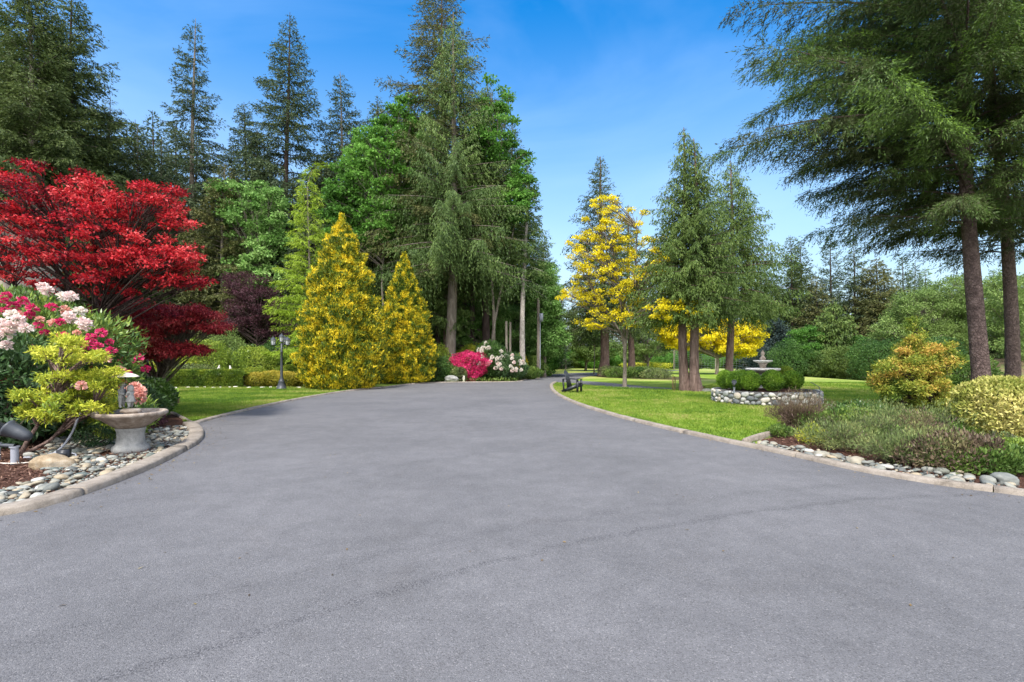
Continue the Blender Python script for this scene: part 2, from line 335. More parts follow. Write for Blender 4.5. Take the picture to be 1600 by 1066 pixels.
# ---------------------------------------------------------------- plants
def conifer(seed, H, hb, R, nb, style='fir', r0=None, leaf='fir', bark_='bark', cl=.28, cw=.08, dens=1.0, lean=(0, 0), top=.8, gap=.25, low=.75, skew=0):
    rs = np.random.RandomState(seed); r0 = r0 or H*.014
    hs = np.linspace(0, 1, 14); ax = np.stack([lean[0]*hs**1.3+.12*np.sin(hs*5+seed), lean[1]*hs**1.3+.1*np.cos(hs*4+seed), hs*H], -1); ax[0, :2] = 0
    ax[:, :2] -= ax[0, :2]
    tr = MB(); rad = r0*(1-hs)**.8+.015; rad[0] *= 1.35
    tr.tube(ax, rad, 10, jit=.12, seed=seed)
    Ps, Ds, Ns, Tt = [], [], [], []
    for b in range(nb):
        t = (b+rs.rand())/nb; t = t**1.05
        if rs.rand() < gap*(.3+.7*t): continue
        h = hb+(H-hb)*t*.985
        L = (R*(1-t)**top+.18*R*(1-t)+.12)*(.62+.5*rs.rand())
        L *= low+(1-low)*min(1, t/(.3 if style == 'hemlock' else .2))
        az = b*2.399+rs.randn()*.35
        if skew: L *= 1+skew*cos(az)
        if style == 'cedar': el = R_(5+32*t); dr = .55-.25*t; up = .22
        elif style == 'hemlock': el = R_(6+20*t+rs.randn()*7); dr = .15+.08*rs.rand(); up = .04
        elif style == 'spruce': el = R_(-14+50*t); dr = .12; up = .18
        else: el = R_(-6+46*t+rs.randn()*6); dr = .30-.1*t; up = .08
        c0 = np.array([np.interp(h/H, hs, ax[:, 0]), np.interp(h/H, hs, ax[:, 1]), h])
        s = np.linspace(0, 1, 9); bend = rs.randn()*.12
        dv = np.array([cos(az), sin(az)]); pv = np.array([-sin(az), cos(az)])
        hor = s*L*cos(el); z = s*L*sin(el)-dr*L*s**2+up*L*s**3.2
        bp = np.stack([c0[0]+dv[0]*hor+pv[0]*bend*L*s**2, c0[1]+dv[1]*hor+pv[1]*bend*L*s**2, c0[2]+z], -1)
        tr.tube(bp[:-1], (.010+.010*L)*(1-s[:-1]*.9)*(.5+r0), 4)
        nt = max(4, int(L/.13*dens)); ss = .12+.88*(np.arange(nt)+rs.rand(nt)*.8)/nt; ss = np.clip(ss, 0, 1)
        A = np.stack([np.interp(ss, s, bp[:, k]) for k in range(3)], -1)
        T = nrm(np.stack([np.interp(np.clip(ss+.05, 0, 1), s, bp[:, k])-np.interp(np.clip(ss-.05, 0, 1), s, bp[:, k]) for k in range(3)], -1))
        side = np.where(np.arange(nt) % 2 == 0, 1, -1)[:, None]*np.array([pv[0], pv[1], 0])
        tl = (.34*L*(1-ss)**.75*np.minimum(1, ss*3.5)+.16+.04*L)*(.7+.6*rs.rand(nt))
        if style == 'hemlock': D = nrm(T*.75+side*.6+np.array([0, 0, -.22])+rs.randn(nt, 3)*.12); tl *= .72
        elif style == 'cedar': D = nrm(T*.55+side*.55+np.array([0, 0, -.62])+rs.randn(nt, 3)*.15); tl *= .85
        elif style == 'spruce': D = nrm(T*.6+side*.75+np.array([0, 0, -.12])+rs.randn(nt, 3)*.12)
        else: D = nrm(T*.6+side*.7+np.array([0, 0, -.38])+rs.randn(nt, 3)*.2)
        tint = .5+.35*(rs.rand()-.5)+.3*(t-.5)
        nc = np.maximum(3, (tl/(cl*.32)).astype(int))
        idx = np.repeat(np.arange(nt), nc); m = len(idx); u = rs.rand(m)
        dgr = np.zeros((m, 3)); dgr[:, 2] = -(tl[idx]*u)**2*(.5 if style == 'cedar' else .2 if style == 'hemlock' else .18)
        P = A[idx]+D[idx]*(tl[idx]*u)[:, None]+dgr+rs.randn(m, 3)*.02
        if style == 'cedar': DD = nrm(D[idx]*.5+rs.randn(m, 3)*.33+np.array([0, 0, -.55]))
        elif style == 'hemlock':
            TD = nrm(D[idx]*.9+rs.randn(m, 3)*.38+np.array([0, 0, -.38])); kk = 5; tw = .12+.20*rs.rand(m)
            i2 = np.repeat(np.arange(m), kk); uu = (np.tile(np.arange(kk), m)+rs.rand(m*kk))/kk
            P = P[i2]+TD[i2]*(tw[i2]*uu)[:, None]; P[:, 2] -= .5*(tw[i2]*uu)**2; u = u[i2]; idx = idx[i2]
            DD = nrm(TD[i2]+rs.randn(m*kk, 3)*.24); m = len(P)
        else: DD = nrm(D[idx]+rs.randn(m, 3)*.42+np.array([0, 0, -.12]))
        Ps.append(P); Ds.append(DD); Ns.append(rs.randn(m, 3)*.6+np.array([0, 0, .8])); Tt.append(np.clip(tint+.25*(u-.5)+.0*P[:, 0], 0, 1))
    P = np.concatenate(Ps); D = np.concatenate(Ds); N = np.concatenate(Ns); T_ = np.concatenate(Tt); n = len(P)
    tint = np.clip(T_+.5*(n3(P, .9, seed)-.5), 0, 1)
    return (tr.mesh('trunk', M[bark_]), leafmesh('crown', P, D, N, cl*(.6+.7*rs.rand(n)), cw*(.6+.8*rs.rand(n)), tint, rs.rand(n), M[leaf], fold=.1))

def plant(name, label, cat, meshes, loc, rz=0, group=None, sc=1, parts=('trunk', 'crown')):
    t = thing(name, label, cat, loc, rz, group, sc)
    for p, me in zip(parts, meshes): ob(p, me, t)
    return t

def shrub(seed, rx, ry, rz, n, L, W, leaf, zc=None, up=.35, out=.8, rnd=.7, nz=.25, nsc=2.2, depth=.4, stems=9, tipn=None, cone=None, bark_='barkdark', ntint=2.6, zmin=.02, flat=False, tb=0):
    rs = np.random.RandomState(seed); zc = rz if zc is None else zc
    if cone is None:
        d = nrm(rs.randn(n, 3)); f = 1-depth*rs.rand(n)**1.8
        pn = 1+nz*2*(n3(d*np.array([rx, ry, rz]), nsc, seed)-.5)+nz*.8*(n3(d*np.array([rx, ry, rz]), nsc*3, seed+3)-.5)
        P = d*np.array([rx, ry, rz])*(f*pn)[:, None]; P[:, 2] += zc; O = nrm(d/np.array([rx, ry, rz]))
    else:                               # cone = [(height fraction, radius fraction), ...]
        hf = np.array([c[0] for c in cone]); rf = np.array([c[1] for c in cone])
        h = rs.rand(n*3); rr = np.interp(h, hf, rf); k = rs.rand(n*3) < (rr+.05)/max(rf+.05); h = h[k][:n]; rr = rr[k][:n]; n = len(h)
        az = rs.rand(n)*2*pi; H = rz*2
        B = np.stack([rx*rr*np.cos(az), ry*rr*np.sin(az), h*H], -1)
        pn = 1+nz*1.6*(n3(B, nsc, seed)-.5)+nz*1.9*(n3(B, nsc*2.6, seed+3)-.5)
        f = (1-depth*rs.rand(n)**1.8)*pn
        P = B.copy(); P[:, 0] *= f; P[:, 1] *= f; P[:, 2] += .25*(pn-1)*H*.3; O = nrm(np.stack([np.cos(az), np.sin(az), np.full(n, .25)], -1))
    k = P[:, 2] > zmin; P = P[k]; O = O[k]; n = len(P)
    D = nrm(O*out+np.array([0, 0, up])+rs.randn(n, 3)*rnd)
    N = nrm(O+rs.randn(n, 3)*.5+np.array([0, 0, .6])) if not flat else nrm(np.array([0, 0, 1.])+rs.randn(n, 3)*.35)
    tint = np.clip(.5+tb+1.5*(n3(P, ntint, seed+9)-.5), 0, 1)
    if tipn is not None:                # tint rises towards the top
        tint = np.clip(tint*.6+.55*sst((P[:, 2]/(2*rz)-.35)/.65)*tipn, 0, 1)
    cr = leafmesh('foliage', P, D, N, L*(.6+.7*rs.rand(n)), W*(.6+.7*rs.rand(n)), tint, rs.rand(n), M[leaf])
    st = MB()
    for i in range(stems):
        a = rs.rand()*2*pi; q = .15+.55*rs.rand(); s = np.linspace(0, 1, 6)
        top = (zc+rz*.55)*(.7+.3*rs.rand()) if cone is None else rz*2*.8*(1-q*.8)
        pts = np.stack([cos(a)*rx*q*s**.8+.05*np.sin(s*7+i), sin(a)*ry*q*s**.8+.05*np.cos(s*6+i), top*s], -1)
        st.tube(pts, (.012+.02*min(rx, 1.2))*(1-.75*s), 5, jit=.1)
    return st.mesh('stem', M[bark_]), cr

def clumps(rs, n, fn, mind, tries=6000):
    out = []
    for _ in range(tries):
        p = fn(rs)
        if p is None: continue
        if all(np.sum((p-q)**2) > mind**2 for q in out):
            out.append(p)
            if len(out) >= n: break
    return np.array(out)

def broadleaf(seed, trunk, rtr, cl, crx, crz, nl, L, W, leaf, bark_='barkgrey', att=(.35, .95), rnd=.6, droop=0., twigs=3, ntint=.8, shellb=.55, limb=.035, up=.1):
    """trunk: polyline(s) of points; cl: clump centres; limbs curve from a trunk point out to each clump"""
    rs = np.random.RandomState(seed); tr = MB()
    trunks = trunk if isinstance(trunk[0][0], (list, tuple, np.ndarray)) else [trunk]
    TT = []
    for t in trunks:
        t = np.asarray(t, float); s = np.linspace(0, 1, len(t)); s2 = np.linspace(0, 1, 12)
        t2 = np.stack([np.interp(s2, s, t[:, k]) for k in range(3)], -1); t2[1:-1] = (t2[:-2]+t2[1:-1]*2+t2[2:])/4
        rr = rtr*(1-.8*s2)/(1 if len(trunks) == 1 else 1.5); rr[0] *= 1.3
        tr.tube(t2, rr, 8, jit=.12, seed=seed); TT.append(t2)
    Ps, Ds, Ns, Ti = [], [], [], []
    for c in cl:
        t2 = TT[int(np.argmin([np.min(np.sum((x-c)**2, 1)) for x in TT]))]
        zt = t2[:, 2]; lo = zt[0]+(zt[-1]-zt[0])*att[0]; hi = zt[0]+(zt[-1]-zt[0])*att[1]
        hd = np.hypot(c[0]-t2[-1, 0], c[1]-t2[-1, 1])
        za = np.clip(c[2]-hd*.55-.1, lo, hi); a = np.array([np.interp(za, zt, t2[:, k]) for k in range(3)])
        s = np.linspace(0, 1, 8)[:, None]; mid = a*.45+c*.55+np.array([0, 0, .12*hd])+rs.randn(3)*.07*hd
        bp = a*(1-s)**2+2*mid*s*(1-s)+c*s**2
        tr.tube(bp, limb*(.5+.25*hd)*(1-.82*s[:, 0])+.004, 5, jit=.1, seed=seed)
        for k in range(twigs):
            e = c+rs.randn(3)*np.array([crx, crx, crz])*.7; q = bp[5]
            ss = np.linspace(0, 1, 4)[:, None]; tr.tube(q*(1-ss)+e*ss+rs.randn(4, 3)*.02*crx, .012*(1-.7*ss[:, 0])*max(.5, limb/.035), 3)
        m = int(nl*(.6+.8*rs.rand())); sc = .75+.5*rs.rand()
        d = nrm(rs.randn(m, 3)); f = rs.rand(m)**shellb
        P = c+d*f[:, None]*np.array([crx, crx, crz])*sc
        P += .35*crx*(np.stack([n3(P, 1.8/crx, 1), n3(P, 1.8/crx, 2), n3(P, 1.8/crx, 3)], -1)-.5)
        Ps.append(P); O = d*np.array([1, 1, .4]); Ds.append(nrm(O*.7+rs.randn(m, 3)*rnd+np.array([0, 0, -droop])))
        Ns.append(nrm(np.array([0, 0, 1.0])+up*O+rs.randn(m, 3)*.55)); Ti.append(np.full(m, .5+.45*(rs.rand()-.5)))
    P = np.concatenate(Ps); n = len(P); ti = np.clip(np.concatenate(Ti)+.9*(n3(P, ntint, seed)-.5), 0, 1)
    return (tr.mesh('trunk', M[bark_]), leafmesh('crown', P, np.concatenate(Ds), np.concatenate(Ns), L*(.6+.7*rs.rand(n)), W*(.6+.7*rs.rand(n)), ti, rs.rand(n), M[leaf], fold=.15, wide=.5))

def ellfn(c, r, inner=0., zbot=-1.):
    c = np.array(c, float); r = np.array(r, float)
    def f(rs):
        p = rs.uniform(-1, 1, 3); q = np.linalg.norm(p)
        return None if q > 1 or q < inner or p[2] < zbot else c+p*r
    return f
# ================================================================ THE SETTING
def resample(P, step, smooth=2):
    P = np.asarray(P, float)
    for _ in range(smooth):
        q = [P[0]]
        for a, b in zip(P[:-1], P[1:]): q += [a*.75+b*.25, a*.25+b*.75]
        q.append(P[-1]); P = np.array(q)
    d = np.r_[0, np.cumsum(np.linalg.norm(np.diff(P, axis=0), axis=1))]; k = max(2, int(d[-1]/step))
    s = np.linspace(0, d[-1], k); return np.stack([np.interp(s, d, P[:, 0]), np.interp(s, d, P[:, 1])], -1), s
def sheet(name, poly, z, mat, kind='structure'):
    from mathutils.geometry import tessellate_polygon
    poly = np.asarray(poly, float); V = np.c_[poly, np.full(len(poly), z)]
    tri = tessellate_polygon([[Vector(v) for v in V]])
    m = bpy.data.meshes.new(name); m.from_pydata([tuple(v) for v in V], [], [tuple(t) for t in tri]); m.materials.append(mat); m.update()
    if len(m.polygons) and m.polygons[0].normal.z < 0: m.flip_normals()
    return tag(ob(name, m), kind=kind)
def inpoly(P, poly):
    x, y = P[:, 0], P[:, 1]; poly = np.asarray(poly); r = np.zeros(len(P), bool); j = len(poly)-1
    for i in range(len(poly)):
        xi, yi = poly[i]; xj, yj = poly[j]
        c = ((yi > y) != (yj > y)) & (x < (xj-xi)*(y-yi)/((yj-yi) or 1e-9)+xi); r ^= c; j = i
    return r
# ground sheet
gx = np.r_[np.linspace(-600, -90, 10), np.linspace(-80, 100, 121), np.linspace(120, 700, 10)]
gy = np.r_[np.linspace(-40, -6, 4), np.linspace(-4, 110, 96), np.linspace(130, 900, 12)]
XX, YY = np.meshgrid(gx, gy); V = np.stack([XX, YY, tz(XX, YY)], -1).reshape(-1, 3); nx = len(gx)
i, j = np.meshgrid(np.arange(len(gy)-1), np.arange(nx-1), indexing='ij'); a = (i*nx+j).ravel()
tag(ob('ground', mesh_np('ground', V, np.stack([a, a+1, a+nx+1, a+nx], -1), M['ground'], smooth=True)), kind='structure')

Lk1 = [(-14, 2.0), (-9, 2.6), (-6.6, 3.4)]+[G(*p) for p in ((0, 809), (60, 797), (120, 779), (180, 757), (240, 732), (290, 706), (311, 694), (320, 683), (317, 672), (305, 664))]
Lk2 = [G(*p) for p in ((305, 664), (350, 651), (400, 639), (450, 628), (500, 618.5), (545, 611.5), (600, 606))]
Lk3 = [G(*p) for p in ((600, 606), (640, 600.5), (690, 598), (760, 597.5), (800, 597.3), (815, 596))]
Lk4 = [G(*p) for p in ((815, 596), (828, 592), (840, 588.5), (856, 585.8), (880, 583.8), (905, 582.6), (935, 582.4), (965, 582.0))]
far_out = [G(*p) for p in ((1000, 580.4), (1040, 578.8), (1090, 577.6))]
far_in = [G(*p) for p in ((1090, 578.6), (1040, 580.2), (1000, 582.3), (960, 585), (930, 587.0), (912, 589.5), (900, 592.3))]
br_out = [G(*p) for p in ((903, 595.2), (930, 596.6), (970, 600.3), (1010, 604.2), (1050, 606.8))]
br_in = [G(*p) for p in ((1050, 609.5), (1010, 609.2), (960, 606.2), (910, 600.5), (885, 597.5), (866, 597.6))]
Rk = [G(*p) for p in ((866, 597.6), (858, 601.5), (860, 610), (872, 620), (900, 633), (950, 649), (1000, 662), (1060, 676.5), (1120, 690), (1161, 698.5), (1210, 708.5), (1265, 720.5), (1340, 738), (1437, 755), (1500, 764.5), (1600, 776))]+[(5.9, 4.85), (7.6, 3.9), (10, 3.0), (16, 1.8)]
l1, _ = resample(Lk1, .12); l2, _ = resample(Lk2, .25); l3, _ = resample(Lk3, .4); l4, _ = resample(Lk4, .6); rk, _ = resample(Rk, .15)
fo, _ = resample(far_out, 2); fi, _ = resample(far_in, 1.0); bo, _ = resample(br_out, .6); bi, _ = resample(br_in, .6)
drive = np.concatenate([[(-14, -8)], l1, l2[1:], l3[1:], l4[1:], fo, fi, bo, bi, rk, [(16, -8)]])
sheet('driveway', drive, .008, M['asphalt'])

def kerb(name, P, side, w, h, joint=2.3, seed=0, mat='kerb'):
    """concrete edging along P; side=+1: body lies to the left of the travel direction"""
    P = np.asarray(P, float); T = nrm(np.gradient(P, axis=0)); Nn = np.stack([-T[:, 1], T[:, 0]], -1)*side
    prof = np.array([(0, -.05), (.004, h*.72), (.03, h), (w-.03, h*.97), (w-.004, h*.7), (w, -.05)])
    d = np.r_[0, np.cumsum(np.linalg.norm(np.diff(P, axis=0), axis=1))]; mb = MB(); rs = np.random.RandomState(seed); s0 = 0
    while s0 < d[-1]-.05:
        s1 = min(d[-1], s0+joint*(.8+.5*rs.rand())); s = np.unique(np.r_[s0+.006, d[(d > s0+.02) & (d < s1-.02)], s1-.006])
        p = np.stack([np.interp(s, d, P[:, k]) for k in (0, 1)], -1); nn = np.stack([np.interp(s, d, Nn[:, k]) for k in (0, 1)], -1)
        dz = rs.randn()*.003; k = len(prof); n = len(s)
        V = np.stack([p[:, None, 0]+nn[:, None, 0]*prof[None, :, 0], p[:, None, 1]+nn[:, None, 1]*prof[None, :, 0], np.broadcast_to(prof[:, 1]+dz, (n, k))], -1)
        V += .008*(n3(V, 3)[..., None]-.5)
        ii = np.arange(n-1)[:, None]*k; jj = np.arange(k-1)[None]
        q = np.stack([ii+jj, ii+jj+1, ii+k+jj+1, ii+k+jj], -1).reshape(-1, 4)
        caps = np.array([[0, 5, 4, 1], [1, 4, 3, 2], [(n-1)*k, (n-1)*k+1, (n-1)*k+4, (n-1)*k+5], [(n-1)*k+1, (n-1)*k+2, (n-1)*k+3, (n-1)*k+4]])
        mb.add(V.reshape(-1, 3), np.r_[q, caps]); s0 = s1
    return tag(ob(name, mb.mesh(name, M[mat], smooth=False)), kind='structure')
kerb('bed_kerb', l1, 1, .25, .085, 2.2, 1)
kerb('lawn_kerb', l2, 1, .15, .06, 3, 2)
kerb('far_kerb', np.concatenate([l3, l4[1:14]]), 1, .12, .05, 3, 3)
kerb('lawn_kerb', rk[1:], 1, .17, .07, 2.3, 4)
e1, _ = resample([G(1168, 695.5), G(1190, 687), G(1215, 681), G(1235, 678)], .2, 1)
kerb('bed_edging', e1, 1, .10, .11, 9, 5)
e2, _ = resample([G(304, 662), G(285, 652), G(262, 641), G(240, 634)], .2, 1)
kerb('bed_edging', e2, 1, .08, .05, 9, 6)

# planting beds and wood floor, lying on the ground sheet
off = lambda P, w: P+np.stack([-nrm(np.gradient(P, axis=0))[:, 1], nrm(np.gradient(P, axis=0))[:, 0]], -1)*w
l1o = off(l1, .2)
bedL = np.concatenate([[(-30, 2.0), (-14, 2.15)], l1o[20:], [G(285, 652), G(262, 641), (-10.6, 16.5), (-16.6, 25.0), (-40, 25.0)]])
sheet('mulch_bed', bedL, .004, M['mulch'])
rko = off(rk, .12)
kR = (rko[:, 1] < 8.55) & (rko[:, 1] > 2.5)
bedR = np.concatenate([rko[kR], [(16, 3), (16, 7.5), (13.5, 11.0), (10.0, 11.2), (7.5, 11.6), G(1290, 668), G(1235, 678.5), G(1190, 687.5)]])
sheet('mulch_bed', bedR, .004, M['mulch'])
wood = np.array([(-90, 25.4), (-16.5, 25.4), (-8.2, 25.6), (-7.4, 29.3), (-4.1, 30.8), (.3, 31.3), (1.2, 37), (2.3, 44), (4.2, 60), (8, 70), (30, 75), (60, 78), (60, 130), (-90, 130)])
sheet('forest_floor', wood, .004, M['forest'])
isl = np.array([(6.2, 41), (7.4, 44), (10, 43.6), (13.2, 38), (13.6, 35), (11.5, 33.2), (8.6, 34.6), (6.6, 38)])
sheet('mulch_island', isl, .0045, M['forest'])

# grass blades over the near lawns
def blades(name, poly, n, seed, h=.05, w=.012):
    rs = np.random.RandomState(seed); poly = np.asarray(poly); lo, hi = poly.min(0), poly.max(0)
    P = lo+rs.rand(n*3, 2)*(hi-lo)
    P = P[inpoly(P, poly)]; P = P[rs.rand(len(P)) < np.clip((13/np.maximum(P[:, 1], 5))**1.2, .05, 1)][:n]; n = len(P)
    P3 = np.c_[P, tz(P[:, 0], P[:, 1])]
    D = nrm(np.c_[rs.randn(n, 2)*.5, np.ones(n)]); N = np.c_[rs.randn(n, 2), np.zeros(n)]
    sc = 1+np.maximum(0, P[:, 1]-14)*.05
    t = np.clip(.5+1.3*(n3(P3, .9, 3)-.5)+.9*(n3(P3, .22, 4)-.5)+.8*(n3(P3, 4, 6)-.5), 0, 1)
    tag(ob(name, leafmesh(name, P3, D, N, h*(.5+rs.rand(n))*np.sqrt(sc), w*sc, t, rs.rand(n), M['grass'])), 'short bright green grass blades of the lawn beside the driveway', 'grass', kind='stuff')
lawnL = np.concatenate([off(l2, .2), [(-8.0, 25.2), (-16.4, 25.2), (-10.7, 16.5), G(262, 641), G(285, 652)]])
blades('grass', lawnL, 130000, 1)
rkl = off(rk, .22); kk = rkl[:, 1] > 8.6
lawnR = np.concatenate([rkl[kk][::-1], [G(1190, 687), G(1235, 678), G(1290, 668), (7.5, 11.6), (10, 11.2), (13.5, 11), (16, 11), (22, 20), (22, 30), (14, 30), (8, 26)], br_in[::-1][1:] if False else []]) if False else np.concatenate([rkl[kk], [G(1190, 687), G(1235, 678), G(1290, 668), (7.5, 11.6), (10, 11.2), (13.5, 11), (16, 11), (22, 20), (22, 30), (12, 30), (8, 22.8), (5, 25.5), (2.6, 29.5)]])
blades('grass', lawnR, 230000, 2)
# ================================================================ river stones
def pebble_mesh(seed, rnd=.0):
    import bmesh
    bm = bmesh.new(); bmesh.ops.create_icosphere(bm, subdivisions=2, radius=1); rs = np.random.RandomState(seed)
    V = np.array([v.co for v in bm.verts]); bm.verts.ensure_lookup_table(); Fc = np.array([[v.index for v in f.verts] for f in bm.faces]); bm.free()
    V = V*(1+.55*(n3(V, .8, seed)-.5)[:, None]+.15*(n3(V, 2.5, seed)-.5)[:, None]); V *= np.array([1, .62+.25*rs.rand(), .34+.22*rs.rand()])
    return V, Fc
PV = [pebble_mesh(i+40) for i in range(14)]
PM = [mesh_np('river_stone', v*.5, f, M['pebble'], {'rnd': ('FACE', np.full(len(f), i/14))}, True) for i, (v, f) in enumerate(PV)]
def stones(region, n, seed, smin, smax, avoid=()):
    rs = np.random.RandomState(seed); out = []; grid = {}
    k = 0
    while k < n*6 and len(out) < n:
        k += 1; x, y = region(rs); s = smin+(smax-smin)*rs.rand()**2.2
        if any((x-a)**2+(y-b)**2 < c*c for a, b, c in avoid): continue
        g = (int(x/.12), int(y/.12)); ok = True; top = 0
        for dx in (-1, 0, 1):
            for dy in (-1, 0, 1):
                for (px, py, ps) in grid.get((g[0]+dx, g[1]+dy), ()):
                    q = math.hypot(px-x, py-y)/(ps+s)
                    if q < .23: ok = False
                    elif q < .36: top += 1
        if not ok or top > 4: continue
        grid.setdefault(g, []).append((x, y, s)); out.append((x, y, s, .010+.015*min(top, 2)+s*.12, rs.rand()*2*pi, rs.randn()*.16, rs.randn()*.16, rs.randint(14)))
    return out
l1in = off(l1, .27); sI = np.arange(len(l1in))
def regL(rs):
    i = rs.randint(22, len(l1in)-3); p = l1in[i]; T = l1[min(i+1, len(l1)-1)]-l1[i-1]; T = T/np.hypot(*T); N = np.array([-T[1], T[0]])
    y = p[1]; w = 0.75 if y < 6.6 else (.75+(y-6.6)*.75 if y < 8.2 else 1.9)
    w *= .85+.3*n3(np.array([p[0], p[1], 0]), 2.)
    return tuple(p+N*(rs.rand()**1.1)*w)
rki = off(rk, .2); ids = np.where((rk[:, 1] < 8.7) & (rk[:, 1] > 3.4))[0]
def regR(rs):
    i = ids[rs.randint(len(ids))]; p = rki[i]; T = rk[i+1]-rk[i-1]; T = T/np.hypot(*T); N = np.array([-T[1], T[0]])
    return tuple(p+N*(rs.rand()**1.2)*(.28+.35*max(0, 1-abs(p[1]-6)/4)))
SL = stones(regL, 2900, 1, .04, .17, [(-6.04, 8.0, .36)]); SR = stones(regR, 800, 2, .045, .19)
allst = [(s, 'L') for s in SL]+[(s, 'R') for s in SR]
vis = [(i, o) for i, o in enumerate(allst) if abs(o[0][0]/o[0][1]) < 1.0]
vis.sort(key=lambda q: -q[1][0][2]/q[1][0][1]); big = set(i for i, _ in vis[:296]); restL = {'L': [], 'R': []}
for i, (s, w) in enumerate(allst):
    x, y, sz, z, a, rx, ry, k = s
    if i in big:
        o = ob('river_stone', PM[k], None, (x, y, z)); o.rotation_euler = (rx, ry, a); o.scale = (sz,)*3
        if w == 'L': tag(o, 'rounded grey river stone in the cobble bed around the stone bird bath', 'stone', 'river stones in the cobble bed left of the driveway')
        else: tag(o, 'rounded river stone along the kerb below the heather bed', 'stone', 'river stones along the right driveway kerb')
    else: restL[w].append(s)
for w, lst in restL.items():
    Vs, Fs, A = [], [], []; n = 0
    for (x, y, sz, z, a, rx, ry, k) in lst:
        v, f = PV[k]; v = v*.5*sz; ca, sa = cos(a), sin(a); v = np.c_[v[:, 0]*ca-v[:, 1]*sa, v[:, 0]*sa+v[:, 1]*ca, v[:, 2]+v[:, 0]*rx]+np.array([x, y, z])
        Vs.append(v); Fs.append(f+n); n += len(v); A.append(np.full(len(f), (x*7.3+y*3.1) % 1))
    tag(ob('cobbles', mesh_np('cobbles', np.concatenate(Vs), np.concatenate(Fs), M['pebble'], {'rnd': ('FACE', np.concatenate(A))}, True)),
        'small cobbles filling the bed left of the driveway' if w == 'L' else 'small cobbles along the right driveway kerb', 'cobbles', kind='stuff')
# bark chips
def chips(poly, n, seed, ymax, z=.006):
    rs = np.random.RandomState(seed); poly = np.asarray(poly); lo, hi = poly.min(0), poly.max(0); hi[1] = min(hi[1], ymax)
    P = lo+rs.rand(n, 2)*(hi-lo); P = P[inpoly(P, poly)]; n = len(P)
    D = nrm(np.c_[rs.randn(n, 2), rs.randn(n)*.3]); N = nrm(np.c_[rs.randn(n, 2)*.4, np.ones(n)])
    tag(ob('bark_chips', leafmesh('bark_chips', np.c_[P, z+.03*rs.rand(n)], D, N, .05*(.5+rs.rand(n)), .016, rs.rand(n), rs.rand(n), M['chips'])), 'reddish brown bark chips scattered over the planting bed', 'bark chips', kind='stuff')
cL = [(-9.5, 5), (-4.6, 4.7), (-4.4, 6), (-4.9, 8), (-5.4, 9), (-6.8, 11), (-11, 11)]
chips(bedL, 220000, 1, 11); chips(bedR, 30000, 2, 11)
def litter(n, seed):
    rs = np.random.RandomState(seed); P = []
    for L_, a, b in ((l1, 20, len(l1)-2), (l2, 2, len(l2)-2), (rk, 4, len(rk)-30)):
        i = rs.randint(a, b, n); T = nrm(L_[i+1]-L_[i-1]); N = np.stack([T[:, 1], -T[:, 0]], -1); P.append(L_[i]+N*(np.abs(rs.randn(n))*.22+.01)[:, None]+T*rs.randn(n)[:, None]*.1)
    P.append(np.stack([rs.uniform(-5, 6, n//3), rs.uniform(3, 16, n//3)], -1)); P = np.concatenate(P); P = P[inpoly(P, drive)]; n = len(P)
    tag(ob('leaf_litter', leafmesh('leaf_litter', np.c_[P, np.full(n, .012)], nrm(np.c_[rs.randn(n, 2), .1*rs.rand(n)]), nrm(np.c_[rs.randn(n, 2)*.25, np.ones(n)]), .035*(.4+rs.rand(n)), .010+.012*rs.rand(n), rs.rand(n), rs.rand(n), M['litter'])), 'tiny dry leaves and needles scattered on the asphalt along the kerbs', 'leaf litter', kind='stuff')
M['litter'] = leafmat('dry_litter', [c3(.05, .035, .02), c3(.16, .11, .05), c3(.30, .24, .10)], .1)
litter(420, 5)
def rock(name, label, loc, size, seed, mat, rz=0):
    import bmesh
    bm = bmesh.new(); bmesh.ops.create_icosphere(bm, subdivisions=4, radius=1)
    V = np.array([v.co for v in bm.verts]); Fc = np.array([[v.index for v in f.verts] for f in bm.faces]); bm.free()
    V = V*(1+.9*(n3(V, .9, seed)-.5)+.3*(n3(V, 2.5, seed)-.5)+.08*(n3(V, 8, seed)-.5))[:, None]*.5*np.array(size); V[:, 2] += size[2]*.25
    o = ob(name, mesh_np(name, V, Fc, M[mat], {'rnd': ('FACE', np.full(len(Fc), .2))}, True), None, loc); o.rotation_euler = (0, 0, rz)
    return tag(o, label, 'rock')
gx_, gy_ = G(85, 731); rock('boulder', 'flat tan boulder on the bark mulch below the pump box', (gx_, gy_, -.02), (.44, .34, .26), 5, 'tanrock', .2)
gx_, gy_ = G(57, 772); rock('boulder', 'largest rounded grey cobble close to the left kerb', (gx_, gy_+.1, 0), (.20, .15, .13), 8, 'pebble')
gx_, gy_ = G(233, 700); rock('boulder', 'dark grey rock leaning against the foot of the bird bath', (gx_, gy_, 0), (.19, .14, .13), 9, 'pebble')
gx_, gy_ = G(1343, 727); rock('boulder', 'largest smooth grey brown boulder along the right kerb', (gx_, gy_, 0), (.26, .17, .15), 10, 'pebble')
gx_, gy_ = G(1575, 760); rock('boulder', 'large grey boulder near the right end of the kerb', (gx_, gy_+.05, 0), (.30, .2, .17), 11, 'pebble')
gx_, gy_ = G(1283, 716); rock('boulder', 'bluish grey cobble near the kerb joint of the heather bed', (gx_, gy_, 0), (.22, .15, .13), 12, 'pebble')
